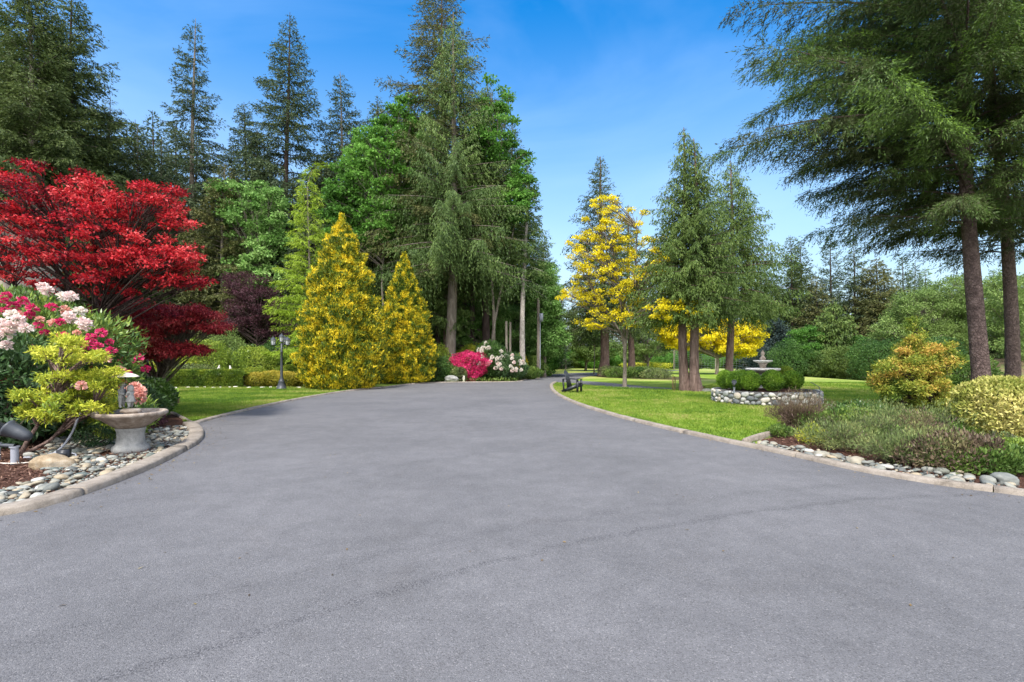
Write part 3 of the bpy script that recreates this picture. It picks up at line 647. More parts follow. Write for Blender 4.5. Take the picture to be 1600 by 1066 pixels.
# ================================================================ bird bath with statue
bx, by = -6.03, 8.1
t = thing('bird_bath', 'wide round cast stone bird bath bowl on a fluted pedestal', 'bird bath', (bx, by, 0), 0, None, (.84, .84, 1))
b = MB().lathe([(0, .0), (.30, 0), (.30, .07), (.285, .10), (.255, .115), (.235, .135), (.225, .17), (.215, .26), (.222, .33), (.24, .37), (.235, .385), (0, .385)], k=40, flute=(20, .012)); ob('pedestal', b.mesh('pedestal', M['stonecast']), t)
b = MB().lathe([(0, .375), (.22, .385), (.27, .41), (.34, .45), (.45, .525), (.53, .565), (.575, .585), (.59, .60), (.59, .63), (.575, .645), (.545, .642), (.52, .615), (.40, .575), (.2, .555), (0, .55)], k=56, flute=(14, .008)); ob('bowl', b.mesh('bowl', M['stonebrown']), t)
b = MB().lathe([(0, .55), (.11, .55), (.11, .62), (.165, .63), (.17, .655), (.155, .67), (.13, .685), (0, .69)], k=32); ob('plinth', b.mesh('plinth', M['stonebrown']), t)

def skin_fig(name, parent, joints, edges, rad, mat, root=0, sub=2):
    me = bpy.data.meshes.new(name); me.from_pydata(joints, edges, []); me.materials.append(mat)
    o = ob(name, me, parent); sk = o.modifiers.new('skin', 'SKIN'); sk.use_smooth_shade = True
    if not me.skin_vertices: bpy.context.view_layer.objects.active = o
    lay = me.skin_vertices[0] if me.skin_vertices else None
    for i, r in enumerate(rad):
        lay.data[i].radius = (r, r) if np.isscalar(r) else r
        lay.data[i].use_root = (i == root)
    sb = o.modifiers.new('sub', 'SUBSURF'); sb.levels = sub; sb.render_levels = sub
    dg = bpy.context.evaluated_depsgraph_get(); me2 = bpy.data.meshes.new_from_object(o.evaluated_get(dg)); o.modifiers.clear(); o.data = me2
    for p in me2.polygons: p.use_smooth = True
    return o
t = thing('garden_statue', 'small stone boy and girl standing under a cream umbrella on the bird bath', 'statue', (bx-.09, by, .69))
def child(nm, x, y, h, face, skirt=False):
    s = h/.40; f = face
    J = [(0, 0, .19), (0, 0, .235), (.004*f, 0, .285), (.004*f, 0, .312), (.008*f, 0, .335), (.01*f, 0, .365), (.008*f, 0, .392),
         (0, -.03, .17), (.004*f, -.032, .10), (0, -.034, .025), (.028*f, -.036, .012), (0, .03, .17), (.004*f, .032, .10), (0, .034, .025), (.028*f, .036, .012),
         (.0, -.058, .285), (.02*f, -.068, .235), (.062*f, -.045, .225), (.075*f, -.038, .226), (.0, .058, .285), (.02*f, .068, .235), (.062*f, .045, .235), (.075*f, .038, .238)]
    E = [(0, 1), (1, 2), (2, 3), (3, 4), (4, 5), (5, 6), (0, 7), (7, 8), (8, 9), (9, 10), (0, 11), (11, 12), (12, 13), (13, 14), (2, 15), (15, 16), (16, 17), (17, 18), (2, 19), (19, 20), (20, 21), (21, 22)]
    hip = .052 if skirt else .042
    Rr = [hip, .04, .042, .022, .036, .043, .028, .034 if not skirt else .045, .026 if not skirt else .036, .018, .014, .034 if not skirt else .045, .026 if not skirt else .036, .018, .014, .022, .018, .014, .013, .022, .018, .014, .013]
    return skin_fig(nm, t, [(x+a*s, y+b_*s, c*s) for a, b_, c in J], E, [r*s for r in Rr], M['stonecast'])
child('boy_figure', -.055, .0, .40, 1); child('girl_figure', .075, .015, .36, -1, True)
# hair and hat brims, skirt
b = MB().lathe([(0, .415), (.035, .405), (.052, .38), (.062, .372), (.058, .366), (.0, .366)], c=(-.047, 0, 0), k=20); ob('cap', b.mesh('cap', M['stonecast']), t)
b = MB().lathe([(.03, .21), (.05, .17), (.072, .105), (.07, .10), (0, .12)], c=(.075, .015, 0), k=20, flute=(7, .06)); ob('skirt', b.mesh('skirt', M['stonecast']), t)
b = MB().lathe([(0, .372), (.03, .366), (.046, .335), (.048, .29), (.036, .265), (0, .27)], c=(.072, .015, 0), k=18, flute=(6, .05)); ob('hair', b.mesh('hair', M['stonecast']), t)
u = ob('umbrella', MB().lathe([(0, .565), (.02, .562), (.07, .553), (.125, .533), (.165, .508), (.178, .497), (.17, .495), (.12, .515), (.06, .535), (0, .54)], c=(.01, 0, 0), k=40, flute=(8, .03)).mesh('umbrella', M['umbrella']), t)
ob('handle', MB().tube([(.01, 0, .22), (.01, 0, .54)], .006, 8).mesh('handle', M['blackmetal']), u)
# hose, pump box, floodlights
def hose(name, label, P, r, mat):
    P = np.asarray(P, float); s = np.linspace(0, 1, len(P)); s2 = np.linspace(0, 1, 60)
    for _ in range(2): 
        q = [P[0]]
        for a, b2 in zip(P[:-1], P[1:]): q += [a*.75+b2*.25, a*.25+b2*.75]
        q.append(P[-1]); P = np.array(q)
    return tag(ob(name, MB().tube(P, r, 8).mesh(name, M[mat])), label, name)
hose('hose', 'grey green hose looping from the bird bath rim down to the ground', [(bx-.44, by, .66), (bx-.55, by-.05, .72), (bx-.70, by-.12, .66), (bx-.72, by-.25, .3), (bx-.78, by-.45, .05), (bx-.95, by-.6, .03), (bx-1.1, by-.62, .03)], .016, 'greyplastic')
hose('cable', 'thin pale cable lying on the bark mulch by the floodlight', [(-7.6, 7.0, .03), (-7.2, 7.12, .03), (-6.9, 7.05, .03), (-6.6, 7.2, .03), (-6.5, 7.25, .05)], .008, 'stonelight')
px_, py_ = G(96, 722)
t = thing('pump_box', 'dark pump box with two grey legs on the mulch below the yellow shrub', 'pump box', (px_, py_, 0), .3)
ob('housing', MB().box((.03, 0, .09), (.14, .10, .17)).box((.03, -.055, .12), (.12, .012, .08)).mesh('housing', M['blackplastic'], False), t)
ob('transformer', MB().box((-.10, .01, .06), (.10, .10, .11)).mesh('transformer', M['greyplastic'], False), t)
ob('bracket', MB().tube([(-.22, -.02, 0), (-.14, 0, .12), (-.05, 0, .13)], .014, 6).tube([(.12, 0, .12), (.17, 0, .10), (.19, -.03, .02)], .01, 6).mesh('bracket', M['greyplastic']), t)
def flood(label, x, y, rz, sc=1, group=None):
    t = thing('floodlight', label, 'floodlight', (x, y, 0), rz, group, sc)
    ob('post', MB().tube([(0, 0, -.05), (0, 0, .24)], .045, 12).tube([(0, 0, .24), (0, 0, .26)], [.06, .06], 12, cap=True).mesh('post', M['greyplastic']), t)
    ob('bracket', MB().tube([(0, 0, .26), (-.12, 0, .27), (-.22, 0, .28), (-.20, 0, .42), (-.12, 0, .46)], .028, 8).mesh('bracket', M['blackmetal']), t)
    h = ob('housing', MB().lathe([(0, -.16), (.05, -.15), (.075, -.10), (.09, 0), (.105, .13), (.115, .14), (.115, .165), (.10, .165), (.095, .14), (0, .12)], k=20).mesh('housing', M['blackmetal']), t)
    h.location = (.06, 0, .44); h.rotation_euler = (0, R_(-62), 0); return t
fx_, fy_ = G(23, 726); flood('black cylindrical floodlight on a grey post aimed up into the shrubs', fx_, fy_, R_(8))
fx_, fy_ = G(-22, 724); flood('second floodlight cut off by the left edge of the picture', fx_, fy_+.15, R_(60))

# ================================================================ lamp post
lx, ly = G(440, 608.5)
t = thing('lamp_post', 'black cast iron garden lamp post with three lanterns on the lawn', 'lamp post', (lx, ly, 0), 0, None, (1.3, 1.3, 1))
ob('post', MB().lathe([(0, 0), (.19, 0), (.19, .05), (.15, .08), (.13, .2), (.10, .34), (.11, .37), (.075, .42), (.06, .5), (.048, .6), (.043, 1.2), (.04, 1.7), (.05, 1.72), (.05, 1.76), (.036, 1.8), (.034, 2.15), (.0, 2.16)], k=20, flute=(10, .04)).mesh('post', M['blackmetal']), t)
def lantern(dx, dy, z):
    l = ob('lantern', MB().lathe([(0, z), (.03, z), (.075, z+.03), (.085, z+.05), (.07, z+.055)], c=(dx, dy, 0), k=6).lathe([(.118, z+.27), (.10, z+.30), (.05, z+.37), (.02, z+.385), (.022, z+.41), (0, z+.43)], c=(dx, dy, 0), k=6).lathe([(.0, z+.26), (.118, z+.27)], c=(dx, dy, 0), k=6).mesh('lantern', M['blackmetal'], False), t)
    ob('glass', MB().lathe([(.068, z+.055), (.095, z+.265)], c=(dx, dy, 0), k=6).mesh('glass', M['glass'], False), l)
    for k in range(6):
        a = k*pi/3; ob('glazing_bar', MB().tube([(dx+.07*cos(a), dy+.07*sin(a), z+.05), (dx+.098*cos(a), dy+.098*sin(a), z+.27)], .006, 4).mesh('glazing_bar', M['blackmetal']), l)
for a in (R_(200), R_(-20), R_(90)):
    dx, dy = .27*cos(a), .27*sin(a)
    ob('arm', MB().tube([(0, 0, 1.95), (dx*.4, dy*.4, 1.90), (dx*.8, dy*.8, 1.93), (dx, dy, 2.02)], .014, 6).mesh('arm', M['blackmetal']), t); lantern(dx, dy, 2.02 if a != R_(90) else 2.06)
lantern(0, 0, 2.17)

# ================================================================ garden chair (facing right, low slatted back)
cx_, cy_ = G(894, 613.5)
t = thing('garden_chair', 'black slatted reclining lawn chair standing on the grass by the driveway bend', 'chair', (cx_, cy_, 0), R_(-24), sc=(.78, .95, 1.02))
for i in range(5):
    y = (i-2)*.105; hh = .80-.03*abs(i-2)**1.3
    b = MB(); b.box((0, y*(1+.0), hh/2), (.022, .09, hh)); o = ob('back_slat', b.mesh('back_slat', M['blackplastic'], False), t); o.location = (-.08, 0, .20); o.rotation_euler = (0, R_(-24), 0)
for z, w in ((.30, .54), (.58, .58)):
    o = ob('back_rail', MB().box((-.02, 0, z), (.03, w, .07)).mesh('back_rail', M['blackplastic'], False), t); o.location = (-.08, 0, .20); o.rotation_euler = (0, R_(-24), 0)
for i in range(6):
    x = -.08+i*.095; ob('seat_slat', MB().box((x, 0, .225+.16*(i/5)), (.085, .54, .022), ry=R_(-17)).mesh('seat_slat', M['blackplastic'], False), t)
for sy in (-.29, .29):
    ob('side_rail', MB().box((.0, sy*.93, .19), (1.02, .03, .12), ry=R_(-17)).mesh('side_rail', M['blackplastic'], False), t)
    ob('front_leg', MB().box((.40, sy, .27), (.11, .03, .54)).mesh('front_leg', M['blackplastic'], False), t)
    ob('rear_leg', MB().box((-.37, sy, .28), (.09, .03, .56), ry=R_(-6)).mesh('rear_leg', M['blackplastic'], False), t)
    ob('armrest', MB().box((.03, sy*1.08, .565), (.86, .13, .025)).mesh('armrest', M['blackplastic'], False), t)

# ================================================================ stone planter with fountain
pcx, pcy, pr, ph = 8.42, 17.05, 1.66, .42
t = thing('stone_planter', 'round raised planter of mortared river stones on the right lawn', 'planter', (pcx, pcy, 0))
w = ob('wall', MB().lathe([(pr-.05, -.05), (pr-.04, ph-.02), (pr-.08, ph), (pr-.30, ph), (pr-.32, ph-.1), (pr-.32, 0)], k=64).mesh('wall', M['mortar']), t)
rs = np.random.RandomState(4); Vs, Fs, A = [], [], []; n = 0; cand = []
NX = int(2*pi*pr/.015)
pts = []
for size, tries in ((.25, 260), (.19, 900), (.14, 2500), (.10, 4000), (.07, 3000)):
    for _ in range(tries):
        a = rs.rand()*2*pi; sz = size*(.85+.3*rs.rand()); z = sz*.40+rs.rand()*(ph-sz*.7); asp = .55+.35*rs.rand()
        ok = True
        for (a2, z2, s2, q2) in pts:
            da = abs((a-a2+pi) % (2*pi)-pi)*pr; dz = abs(z-z2)
            if (da/((sz+s2)*.49))**2+(dz/((sz*asp+s2*q2)*.47))**2 < 1: ok = False; break
        if ok: pts.append((a, z, sz, asp))
for (a, z, sz, asp) in pts:
    v, f = PV[rs.randint(14)]; v = v.copy(); v = v/np.abs(v).max(0)
    v = np.sign(v)*np.abs(v)**.8
    loc = np.stack([v[:, 0]*sz*.53, v[:, 2]*.068, v[:, 1]*sz*asp*.54], -1); tw = rs.randn()*.25
    loc = np.stack([loc[:, 0]*cos(tw)-loc[:, 2]*sin(tw), loc[:, 1], loc[:, 0]*sin(tw)+loc[:, 2]*cos(tw)], -1)
    ang = a+loc[:, 0]/pr; rr = pr-.05+loc[:, 1]
    V = np.stack([rr*np.cos(ang), rr*np.sin(ang), z+loc[:, 2]], -1); V[:, 2] = np.minimum(V[:, 2], ph+.012)
    Vs.append(V); Fs.append(f+n); n += len(V); A.append(np.full(len(f), rs.rand()))
M['wallstone'] = NT('wall_stone'); mm = M['wallstone']; r_ = mm.n('ShaderNodeAttribute', attribute_name='rnd').outputs['Fac']
c_ = mm.ramp(r_, [(0, c3(.10, .11, .12)), (.2, c3(.22, .23, .23)), (.45, c3(.40, .40, .38)), (.7, c3(.52, .49, .44)), (.85, c3(.48, .40, .31)), (1, c3(.62, .61, .57))]); n_ = mm.noise(mm.co(), 14, 5, .7)
mm.base(mm.mix(.7, c_, mm.ramp(n_, [(.3, c3(.65, .65, .65)), (.7, c3(1.25, 1.25, 1.25))]), 'MULTIPLY')); mm.rough(.8, .25); mm.bump(n_, .3, .01); M['wallstone'] = mm.m
ob('facing_stone', mesh_np('facing_stone', np.concatenate(Vs), np.concatenate(Fs), M['wallstone'], {'rnd': ('FACE', np.concatenate(A))}, True), t)['kind'] = 'stuff'
ob('soil', MB().lathe([(pr-.31, ph-.07), (pr-.5, ph-.03), (pr*.5, ph+.03), (0, ph+.05)], k=48).mesh('soil', M['mulch']), t)
fx, fy = 8.40, 17.15
t = thing('fountain', 'two tiered cast stone fountain rising behind the clipped box balls in the stone planter', 'fountain', (fx, fy, ph), 0)
ob('pedestal', MB().lathe([(0, 0), (.22, 0), (.20, .06), (.11, .12), (.10, .4), (.15, .55), (0, .56)], k=28, flute=(12, .03)).mesh('pedestal', M['stonecast']), t)
ob('lower_bowl', MB().lathe([(0, .53), (.15, .53), (.40, .60), (.51, .64), (.53, .665), (.53, .70), (.50, .71), (.46, .67), (.2, .62), (0, .61)], k=48, flute=(16, .02)).mesh('lower_bowl', M['stonelight']), t)
ob('column', MB().lathe([(0, .6), (.13, .62), (.11, .66), (.08, .72), (.12, .82), (.16, .88), (0, .89)], k=24, flute=(8, .04)).mesh('column', M['stonebrown']), t)
ob('upper_bowl', MB().lathe([(0, .86), (.10, .86), (.22, .91), (.285, .935), (.295, .96), (.275, .975), (.24, .95), (0, .92)], k=36, flute=(12, .02)).mesh('upper_bowl', M['stonelight']), t)
ob('finial', MB().lathe([(0, .92), (.10, .94), (.075, .99), (.11, 1.03), (.07, 1.08), (.035, 1.12), (.06, 1.17), (.065, 1.21), (.03, 1.27), (.012, 1.31), (0, 1.33)], k=20, flute=(6, .05)).mesh('finial', M['stonebrown']), t)
bl = ['leftmost clipped box ball in the round stone planter', 'clipped box ball just behind the small floodlight in the planter', 'clipped box ball in the front middle of the stone planter left of the fountain foot', 'largest clipped box ball in the front right of the stone planter', 'clipped box ball at the right rim of the stone planter', 'yellowish loose box bush right of the fountain bowls', 'clipped box ball hidden behind the left ones in the planter']
bsp = [(1134, 17.4, .27, .30), (1150, 16.75, .27, .30), (1173, 16.3, .29, .31), (1207, 16.15, .32, .32), (1239, 16.75, .32, .30), (1227, 17.5, .27, .39), (1160, 17.8, .27, .30)]
for k, (u, d, r, h) in enumerate(bsp):
    me = shrub(300+k, r, r, h, 5200, .055, .03, 'boxgreen' if k != 5 else 'ltshrub', nz=.10, nsc=5, depth=.3, out=.6, up=.9, rnd=.5, stems=5, ntint=5)
    plant('box_ball' if k != 5 else 'box_bush', bl[k], 'shrub', me, (X(u, d), d, ph), 0, None, 1, ('stem', 'foliage'))
flood('small floodlight on a pale stake among the box balls of the stone planter', X(1147, 15.75), 15.75, R_(70), .62); [o for o in C.objects if o.name.startswith('floodlight')][-1].location[2] = ph
fl = C.objects['floodlight.002']; fl.location[2] = ph
hx, hy = 8.4/15.1*9.6*1.32, 0
hx, hy = X(1280, 11.6), 11.6
t = thing('plant_stake', 'thin bent metal stake with a black spike lamp beside the brown twiggy shrub', 'garden stake', (hx, hy, 0))
ob('rod', MB().tube([(0, 0, 0), (0, 0, .55), (.02, 0, .75), (.0, 0, .82), (-.10, 0, .88), (-.2, 0, .93)], .008, 6).mesh('rod', M['blackmetal']), t)
ob('spike_lamp', MB().lathe([(0, .12), (.012, .14), (.03, .42), (.035, .44), (0, .45)], k=12).mesh('spike_lamp', M['blackmetal']), t)
rock('rock', 'small bluish rock in the bed right of the metal stake', (X(1299, 11.3), 11.3, .12), (.24, .2, .24), 21, 'pebble')

# ================================================================ hoop, fences, posts
t = thing('metal_hoop', 'thin rusty wheel rim leaning beside the twin cedar trunks', 'wheel', (X(1053, 22.6), 22.6, .32), R_(60))
th = np.linspace(0, 2*pi, 33); ob('rim', MB().tube(np.stack([.32*np.cos(th), 0*th, .32*np.sin(th)], -1), .014, 6).mesh('rim', M['rust']), t)
for k in range(4):
    a = k*pi/4; ob('spoke', MB().tube([(-.31*cos(a), 0, -.31*sin(a)), (.31*cos(a), 0, .31*sin(a))], .007, 5).mesh('spoke', M['rust']), t)
def fence(label, P, h, rails=True, mat='weathered', wire=False, brace=False, sp=2.6):
    P = np.asarray(P, float); p, s = resample(P, sp, 0)
    t = thing('fence', label, 'fence', (p[0][0], p[0][1], 0))
    q = p-p[0]
    for k in range(len(q)):
        z0 = float(tz(*p[k])); ob('post', MB().tube([(q[k][0], q[k][1], z0-.1), (q[k][0]+.01, q[k][1], z0+h)], .065, 7, cap=True).mesh('post', M[mat]), t)
    for k in range(len(q)-1):
        za, zb = float(tz(*p[k])), float(tz(*p[k+1])); zs = (h*.92, h*.45) if rails else (h*.95,)
        for z in zs: ob('rail', MB().tube([(q[k][0], q[k][1]-.07, za+z), (q[k+1][0], q[k+1][1]-.07, zb+z)], .045 if rails else .02, 6).mesh('rail', M[mat]), t)
        if wire:
            b = MB()
            for i in range(9): b.tube([(q[k][0], q[k][1]-.04, za+.08+i*h*.105), (q[k+1][0], q[k+1][1]-.04, zb+.08+i*h*.105)], .006, 3)
            for i in range(14):
                f = (i+.5)/14; x = q[k]*(1-f)+q[k+1]*f; z = za*(1-f)+zb*f; b.tube([(x[0], x[1]-.04, z+.05), (x[0], x[1]-.04, z+h*.95)], .006, 3)
            ob('wire_mesh', b.mesh('wire_mesh', M['greyplastic']), t)
    if brace: ob('brace', MB().tube([(0.1, -.1, .1), (q[1][0]*.9, q[1][1]-.1, h*.95)], .06, 6).mesh('brace', M[mat]), t)
fence('weathered rail fence with a slanted brace left of the stout fir', [(X(864, 62), 62), (X(884, 62), 62)], 1.25, brace=True, sp=1.5)
fence('short rail fence section with a slanted brace at the far end of the lawn', [(X(1024, 66), 66), (X(1048, 66), 66)], 1.3, brace=True, sp=1.9)
fence('tall wire mesh fence on thin posts behind the yellow trees', [(X(1053, 62), 62), (X(1190, 56), 56)], 2.4, rails=False, wire=True, sp=2.6)
def pole(name, label, u, d, vt, r, mat, extra=None):
    x = X(u, d); t = thing(name, label, 'pole', (x, d, 0)); h = Z(vt, d)
    ob('shaft', MB().tube([(0, 0, -.2), (.02, 0, h*.5), (0, 0, h)], [r*1.15, r, r*.85], 10, cap=True).mesh('shaft', M[mat]), t)
    if extra: extra(t, h)
    return t
pole('wooden_post', 'pair of slim grey posts behind the white rhododendrons left of the pale trunk', 791, 34.4, 502, .09, 'weathered', lambda t, h: ob('second_shaft', MB().tube([(.27, .1, -.2), (.27, .1, h*.985)], .075, 8, cap=True).mesh('second_shaft', M['weathered']), t))
pole('utility_pole', 'tall dark service pole with a grey box at the wood edge by the path', 841, 35.6, 466, .11, 'barkgrey', lambda t, h: (ob('meter_box', MB().box((.20, -.1, h-1.35), (.26, .2, .55)).mesh('meter_box', M['greyplastic'], False), t), ob('conduit', MB().tube([(.13, -.06, .2), (.13, -.06, h-1.3)], .03, 6).mesh('conduit', M['greyplastic']), t)))

# edging stones, small statues, rock by the drive
pls = ['white edging stone below the boxwood hedge']
for k, u in enumerate((276, 290, 306, 319, 333, 345, 361, 371, 386, 408, 422, 434, 468)):
    u += (k*13 % 7)-3; d = 24.5+.15*(k*5 % 4); o = rock('edging_stone', 'small flat white stone lying along the foot of the boxwood hedge', (X(u, d), d, .0), (.16+.02*(k*7 % 5), .14, .09), 60+k, 'stonelight'); o['group'] = 'white stones along the hedge foot'
def figurine(label, u, d, ztop, flip):
    t = thing('figurine', label, 'statue', (X(u, d), d, 0)); zb = ztop-.42
    ob('pedestal', MB().lathe([(0, 0), (.16, 0), (.16, .08), (.10, .14), (.09, zb-.1), (.14, zb-.04), (.14, zb), (0, zb)], k=12).mesh('pedestal', M['stonelight']), t)
    f = flip
    skin_fig('body', t, [(0, 0, zb+.05), (0, 0, zb+.16), (.03*f, 0, zb+.26), (.05*f, 0, zb+.34), (.07*f, 0, zb+.40), (-.10*f, 0, zb+.05), (.08*f, 0, zb+.14)], [(0, 1), (1, 2), (2, 3), (3, 4), (0, 5), (2, 6)], [.09, .08, .06, .03, .045, .05, .03], M['stonelight'])
figurine('small pale garden figurine behind the hedge, left of its pair', 341, 27.2, 1.10, 1)
figurine('small pale garden figurine behind the hedge, right of its pair', 361, 27.2, 1.08, -1)
rock('rock', 'low grey rock with dark crevices at the foot of the fir beside the magenta azalea', (X(705, 30.6), 30.6, .0), (1.05, .6, .55), 31, 'stonecast')
rock('rock', 'tiny upright white stone in front of the magenta azalea', (X(724, 31), 31, .0), (.18, .15, .5), 32, 'stonelight')

# ================================================================ house corner behind the red maple
hx0, hy0 = -15.6, 15.2
t = thing('house', 'beige house corner with a dark window under a shingled roof behind the red maple', 'house', (hx0, hy0, 0))
b = MB(); b.box((-5, .12, 2.9), (10, .24, 5.8)); b.box((-.12, 1.4, 2.9), (.24, 2.3, 5.8)); ob('wall', b.mesh('wall', M['stucco'], False), t)
for wx, z0, ww, wh in ((-1.05, 2.9, .75, 1.5), (-3.6, 2.9, 1.3, 1.5), (-1.5, .9, 1.2, 1.1)):
    w = ob('window', MB().box((wx, -.015, z0+wh/2), (ww+.16, .05, wh+.16)).mesh('window', M['blackmetal'], False), t)
    ob('pane', MB().box((wx, -.045, z0+wh/2), (ww, .02, wh)).mesh('pane', M['windowdark'], False), w)
    ob('frame', MB().box((wx-.0, -.06, z0+wh/2), (.05, .02, wh)).mesh('frame', M['trim'], False), w)
rf = ob('roof', MB().box((-5, 1.0, 6.35), (11.6, 4.4, .18), ry=R_(4)).mesh('roof', M['rooftile'], False), t)
ob('eave_board', MB().box((-5, -1.1, 6.1), (11.6, .06, .28), ry=R_(4)).mesh('eave_board', M['trim'], False), rf)
ob('bracket', MB().box((.28, -.1, 3.9), (1.15, .12, .12), ry=R_(-36)).box((.05, -.1, 4.3), (1.5, .12, .12)).mesh('bracket', M['trim'], False), t)
# ================================================================ NEAR PLANTING, LEFT
def blooms(P, s, mat, seed=0, petals=60):
    """one rounded flower truss per point"""
    rs = np.random.RandomState(seed); d = nrm(rs.randn(petals, 3)+np.array([0, -.2, .5])); 
    me = leafmesh('flower_truss', d*s*.18, nrm(d+rs.randn(petals, 3)*.22), nrm(d*.4+rs.randn(petals, 3)), s*.58*(.8+.35*rs.rand(petals)), s*.27, rs.rand(petals), rs.rand(petals), M[mat], wide=.78, fold=.3)
    return me
# magenta rhododendron (back), large
t = thing('rhododendron', 'large magenta flowering rhododendron with narrow leaves at the far left', 'shrub', (-8.75, 9.8, 0))
st, cr = shrub(11, 1.5, 1.0, 1.2, 15000, .14, .036, 'rhodo', nz=.3, nsc=1.8, depth=.4, out=.7, up=.3, rnd=.6, stems=14, ntint=2.6, tb=.2)
ob('stem', st, t); ob('foliage', cr, t)
rs = np.random.RandomState(3); bm_ = [blooms(None, .17, 'magenta', i) for i in range(3)]+[blooms(None, .15, 'peach', 5, 70)]
k = 0
for _ in range(400):
    d = nrm(rs.randn(3)); 
    if d[1] > .25 or d[2] < -.25: continue
    p = d*np.array([1.5, 1.0, 1.2])*(.98+.1*rs.rand())+np.array([0, 0, 1.2]); o = ob('flower_truss', bm_[rs.randint(4)], t, tuple(p)); o.rotation_euler = (rs.rand(), rs.rand(), rs.rand()*6); s = .7+.6*rs.rand(); o.scale = (s, s, s*.8); k += 1
    if k >= 16: break
for k, (u, v) in enumerate(((5, 470), (20, 478), (45, 492), (62, 499), (50, 482), (80, 480), (95, 503), (120, 520), (142, 528), (152, 541), (60, 508), (84, 505), (35, 470), (10, 462), (70, 520), (165, 562), (174, 548), (110, 541), (100, 526), (30, 492), (5, 486), (130, 556), (158, 520))):
    d = 8.75+.02*(k*7 % 9); o = ob('flower_truss', bm_[k % 4], t, (X(u, d)+8.75, d-9.8, Z(v, d))); s = .62+.3*((k*5) % 7)/7; o.scale = (s, s, s*.8); o.rotation_euler = (0, 0, k)
# blush rhododendron (front left)
t = thing('rhododendron', 'tall rhododendron with blush white flower trusses and long dark leaves above the floodlights', 'shrub', (-8.5, 8.6, 0))
st, cr = shrub(12, .85, .7, 1.0, 6000, .16, .045, 'rhododark', nz=.3, nsc=1.8, depth=.5, out=.6, up=.1, rnd=.6, stems=14, ntint=2.5, bark_='bark')
ob('stem', st, t); ob('foliage', cr, t)
wb = [blooms(None, .22, 'blush', i, 80) for i in range(3)]+[blooms(None, .20, 'white', 7, 80)]
tr_px = [(2, 505, 8.0), (14, 512, 8.0), (27, 500, 8.0), (40, 513, 8.0), (8, 522, 8.0), (74, 455, 9.3), (66, 448, 9.4), (99, 464, 9.3), (110, 463, 9.2), (107, 494, 9.0), (112, 500, 9.0), (124, 487, 9.2), (130, 503, 8.9), (10, 540, 8.1), (135, 508, 8.9), (18, 492, 8.1)]
for k, (u, v, d) in enumerate(tr_px):
    x, z = X(u, d), Z(v, d); o = ob('flower_truss', wb[k % 4 if k > 5 else k % 3], t, (x+8.5, d-8.6, z)); o.rotation_euler = (0, 0, k*1.3); s = .62+.25*((k*37) % 10)/10; o.scale = (s, s, s*.8)
# lime top leaves mass (upper left), thin leafed azalea
me = shrub(13, 1.1, .8, .62, 7000, .12, .03, 'rhodo', zc=2.15, nz=.3, nsc=2, depth=.5, out=.6, up=.6, rnd=.5, stems=10, tb=.2)
plant('azalea', 'yellow green azalea with narrow leaves below the house window at the left edge', 'shrub', me, (-9.6, 10.0, .0), 0, None, 1, ('stem', 'foliage'))
# salmon rhododendron behind bird bath
t = thing('rhododendron', 'low rhododendron with salmon pink trusses behind the bird bath statue', 'shrub', (-7.2, 9.5, 0))
st, cr = shrub(14, .5, .45, .40, 2600, .11, .035, 'rhodo', nz=.25, nsc=3, depth=.5, stems=6, tb=.15); ob('stem', st, t); ob('foliage', cr, t)
wp = [blooms(None, .19, 'peach', i+20, 80) for i in range(2)]+[blooms(None, .15, 'magenta', 31)]
for k, (u, v, d, j) in enumerate([(211, 605, 8.95, 0), (219, 613, 8.95, 1), (203, 612, 8.95, 1), (216, 622, 8.95, 0), (127, 603, 7.5, 1), (200, 584, 9.2, 2), (186, 548, 10.2, 2), (189, 563, 10.2, 2), (171, 535, 9.6, 2)]):
    x, z = X(u, d), Z(v, d); o = ob('flower_truss', wp[j], t, (x+7.2, d-9.5, z)); o.rotation_euler = (0, 0, k); s = (.62 if k == 4 else .8+.09*k) if j < 2 else .8; o.scale = (s*.9,)*3
# yellow pieris in tiers, crooked stem
def near_tiers():
    rs = np.random.RandomState(8); cl = []
    for (u, v, d, n, ru, rv) in ((108, 533, 8.1, 5, 26, 5), (112, 557, 8.0, 14, 46, 10), (120, 590, 7.9, 16, 62, 14), (150, 600, 8.1, 9, 30, 20), (90, 625, 7.8, 14, 58, 14), (60, 645, 7.7, 8, 28, 12), (150, 640, 8.1, 8, 32, 12)):
        for _ in range(n): dd = d+rs.randn()*.28; cl.append((X(u+rs.uniform(-ru, ru), dd), dd, Z(v+rs.uniform(-rv, rv), dd)))
    return np.array(cl)-np.array([-7.45, 7.75, 0])
me = broadleaf(21, [[(0, 0, 0), (.12, 0, .25), (.22, .05, .45), (.32, .05, .62), (.5, .05, .9), (.52, .1, 1.5)], [(0, 0, 0), (.35, .1, .2), (.6, .2, .5), (.95, .3, .75)]], .05, near_tiers(), .14, .08, 210, .07, .020, 'pieris', 'bark', (.3, .95), .7, -.25, 3, 2.0, .6, .02)
plant('pieris', 'bright yellow green tiered pieris shrub with a crooked bare stem left of the bird bath', 'shrub', me, (-7.45, 7.75, 0), 0, None, 1, ('stem', 'foliage'))
for k, (u, v, lab) in enumerate(((175, 690, 'small variegated sprout growing between the hose and the bird bath foot'), (238, 668, 'purple brown low groundcover clump behind the bird bath'), (150, 700, 'low dark green sprout on the mulch left of the bird bath'))):
    x, y = G(u, v); me = shrub(30+k, .3, .25, .16, 900, .06, .02, ['pieris', 'plum', 'rhododark'][k], nz=.3, nsc=4, stems=4)
    plant('groundcover', lab, 'plant', me, (x, y, 0), 0, None, 1, ('stem', 'foliage'))
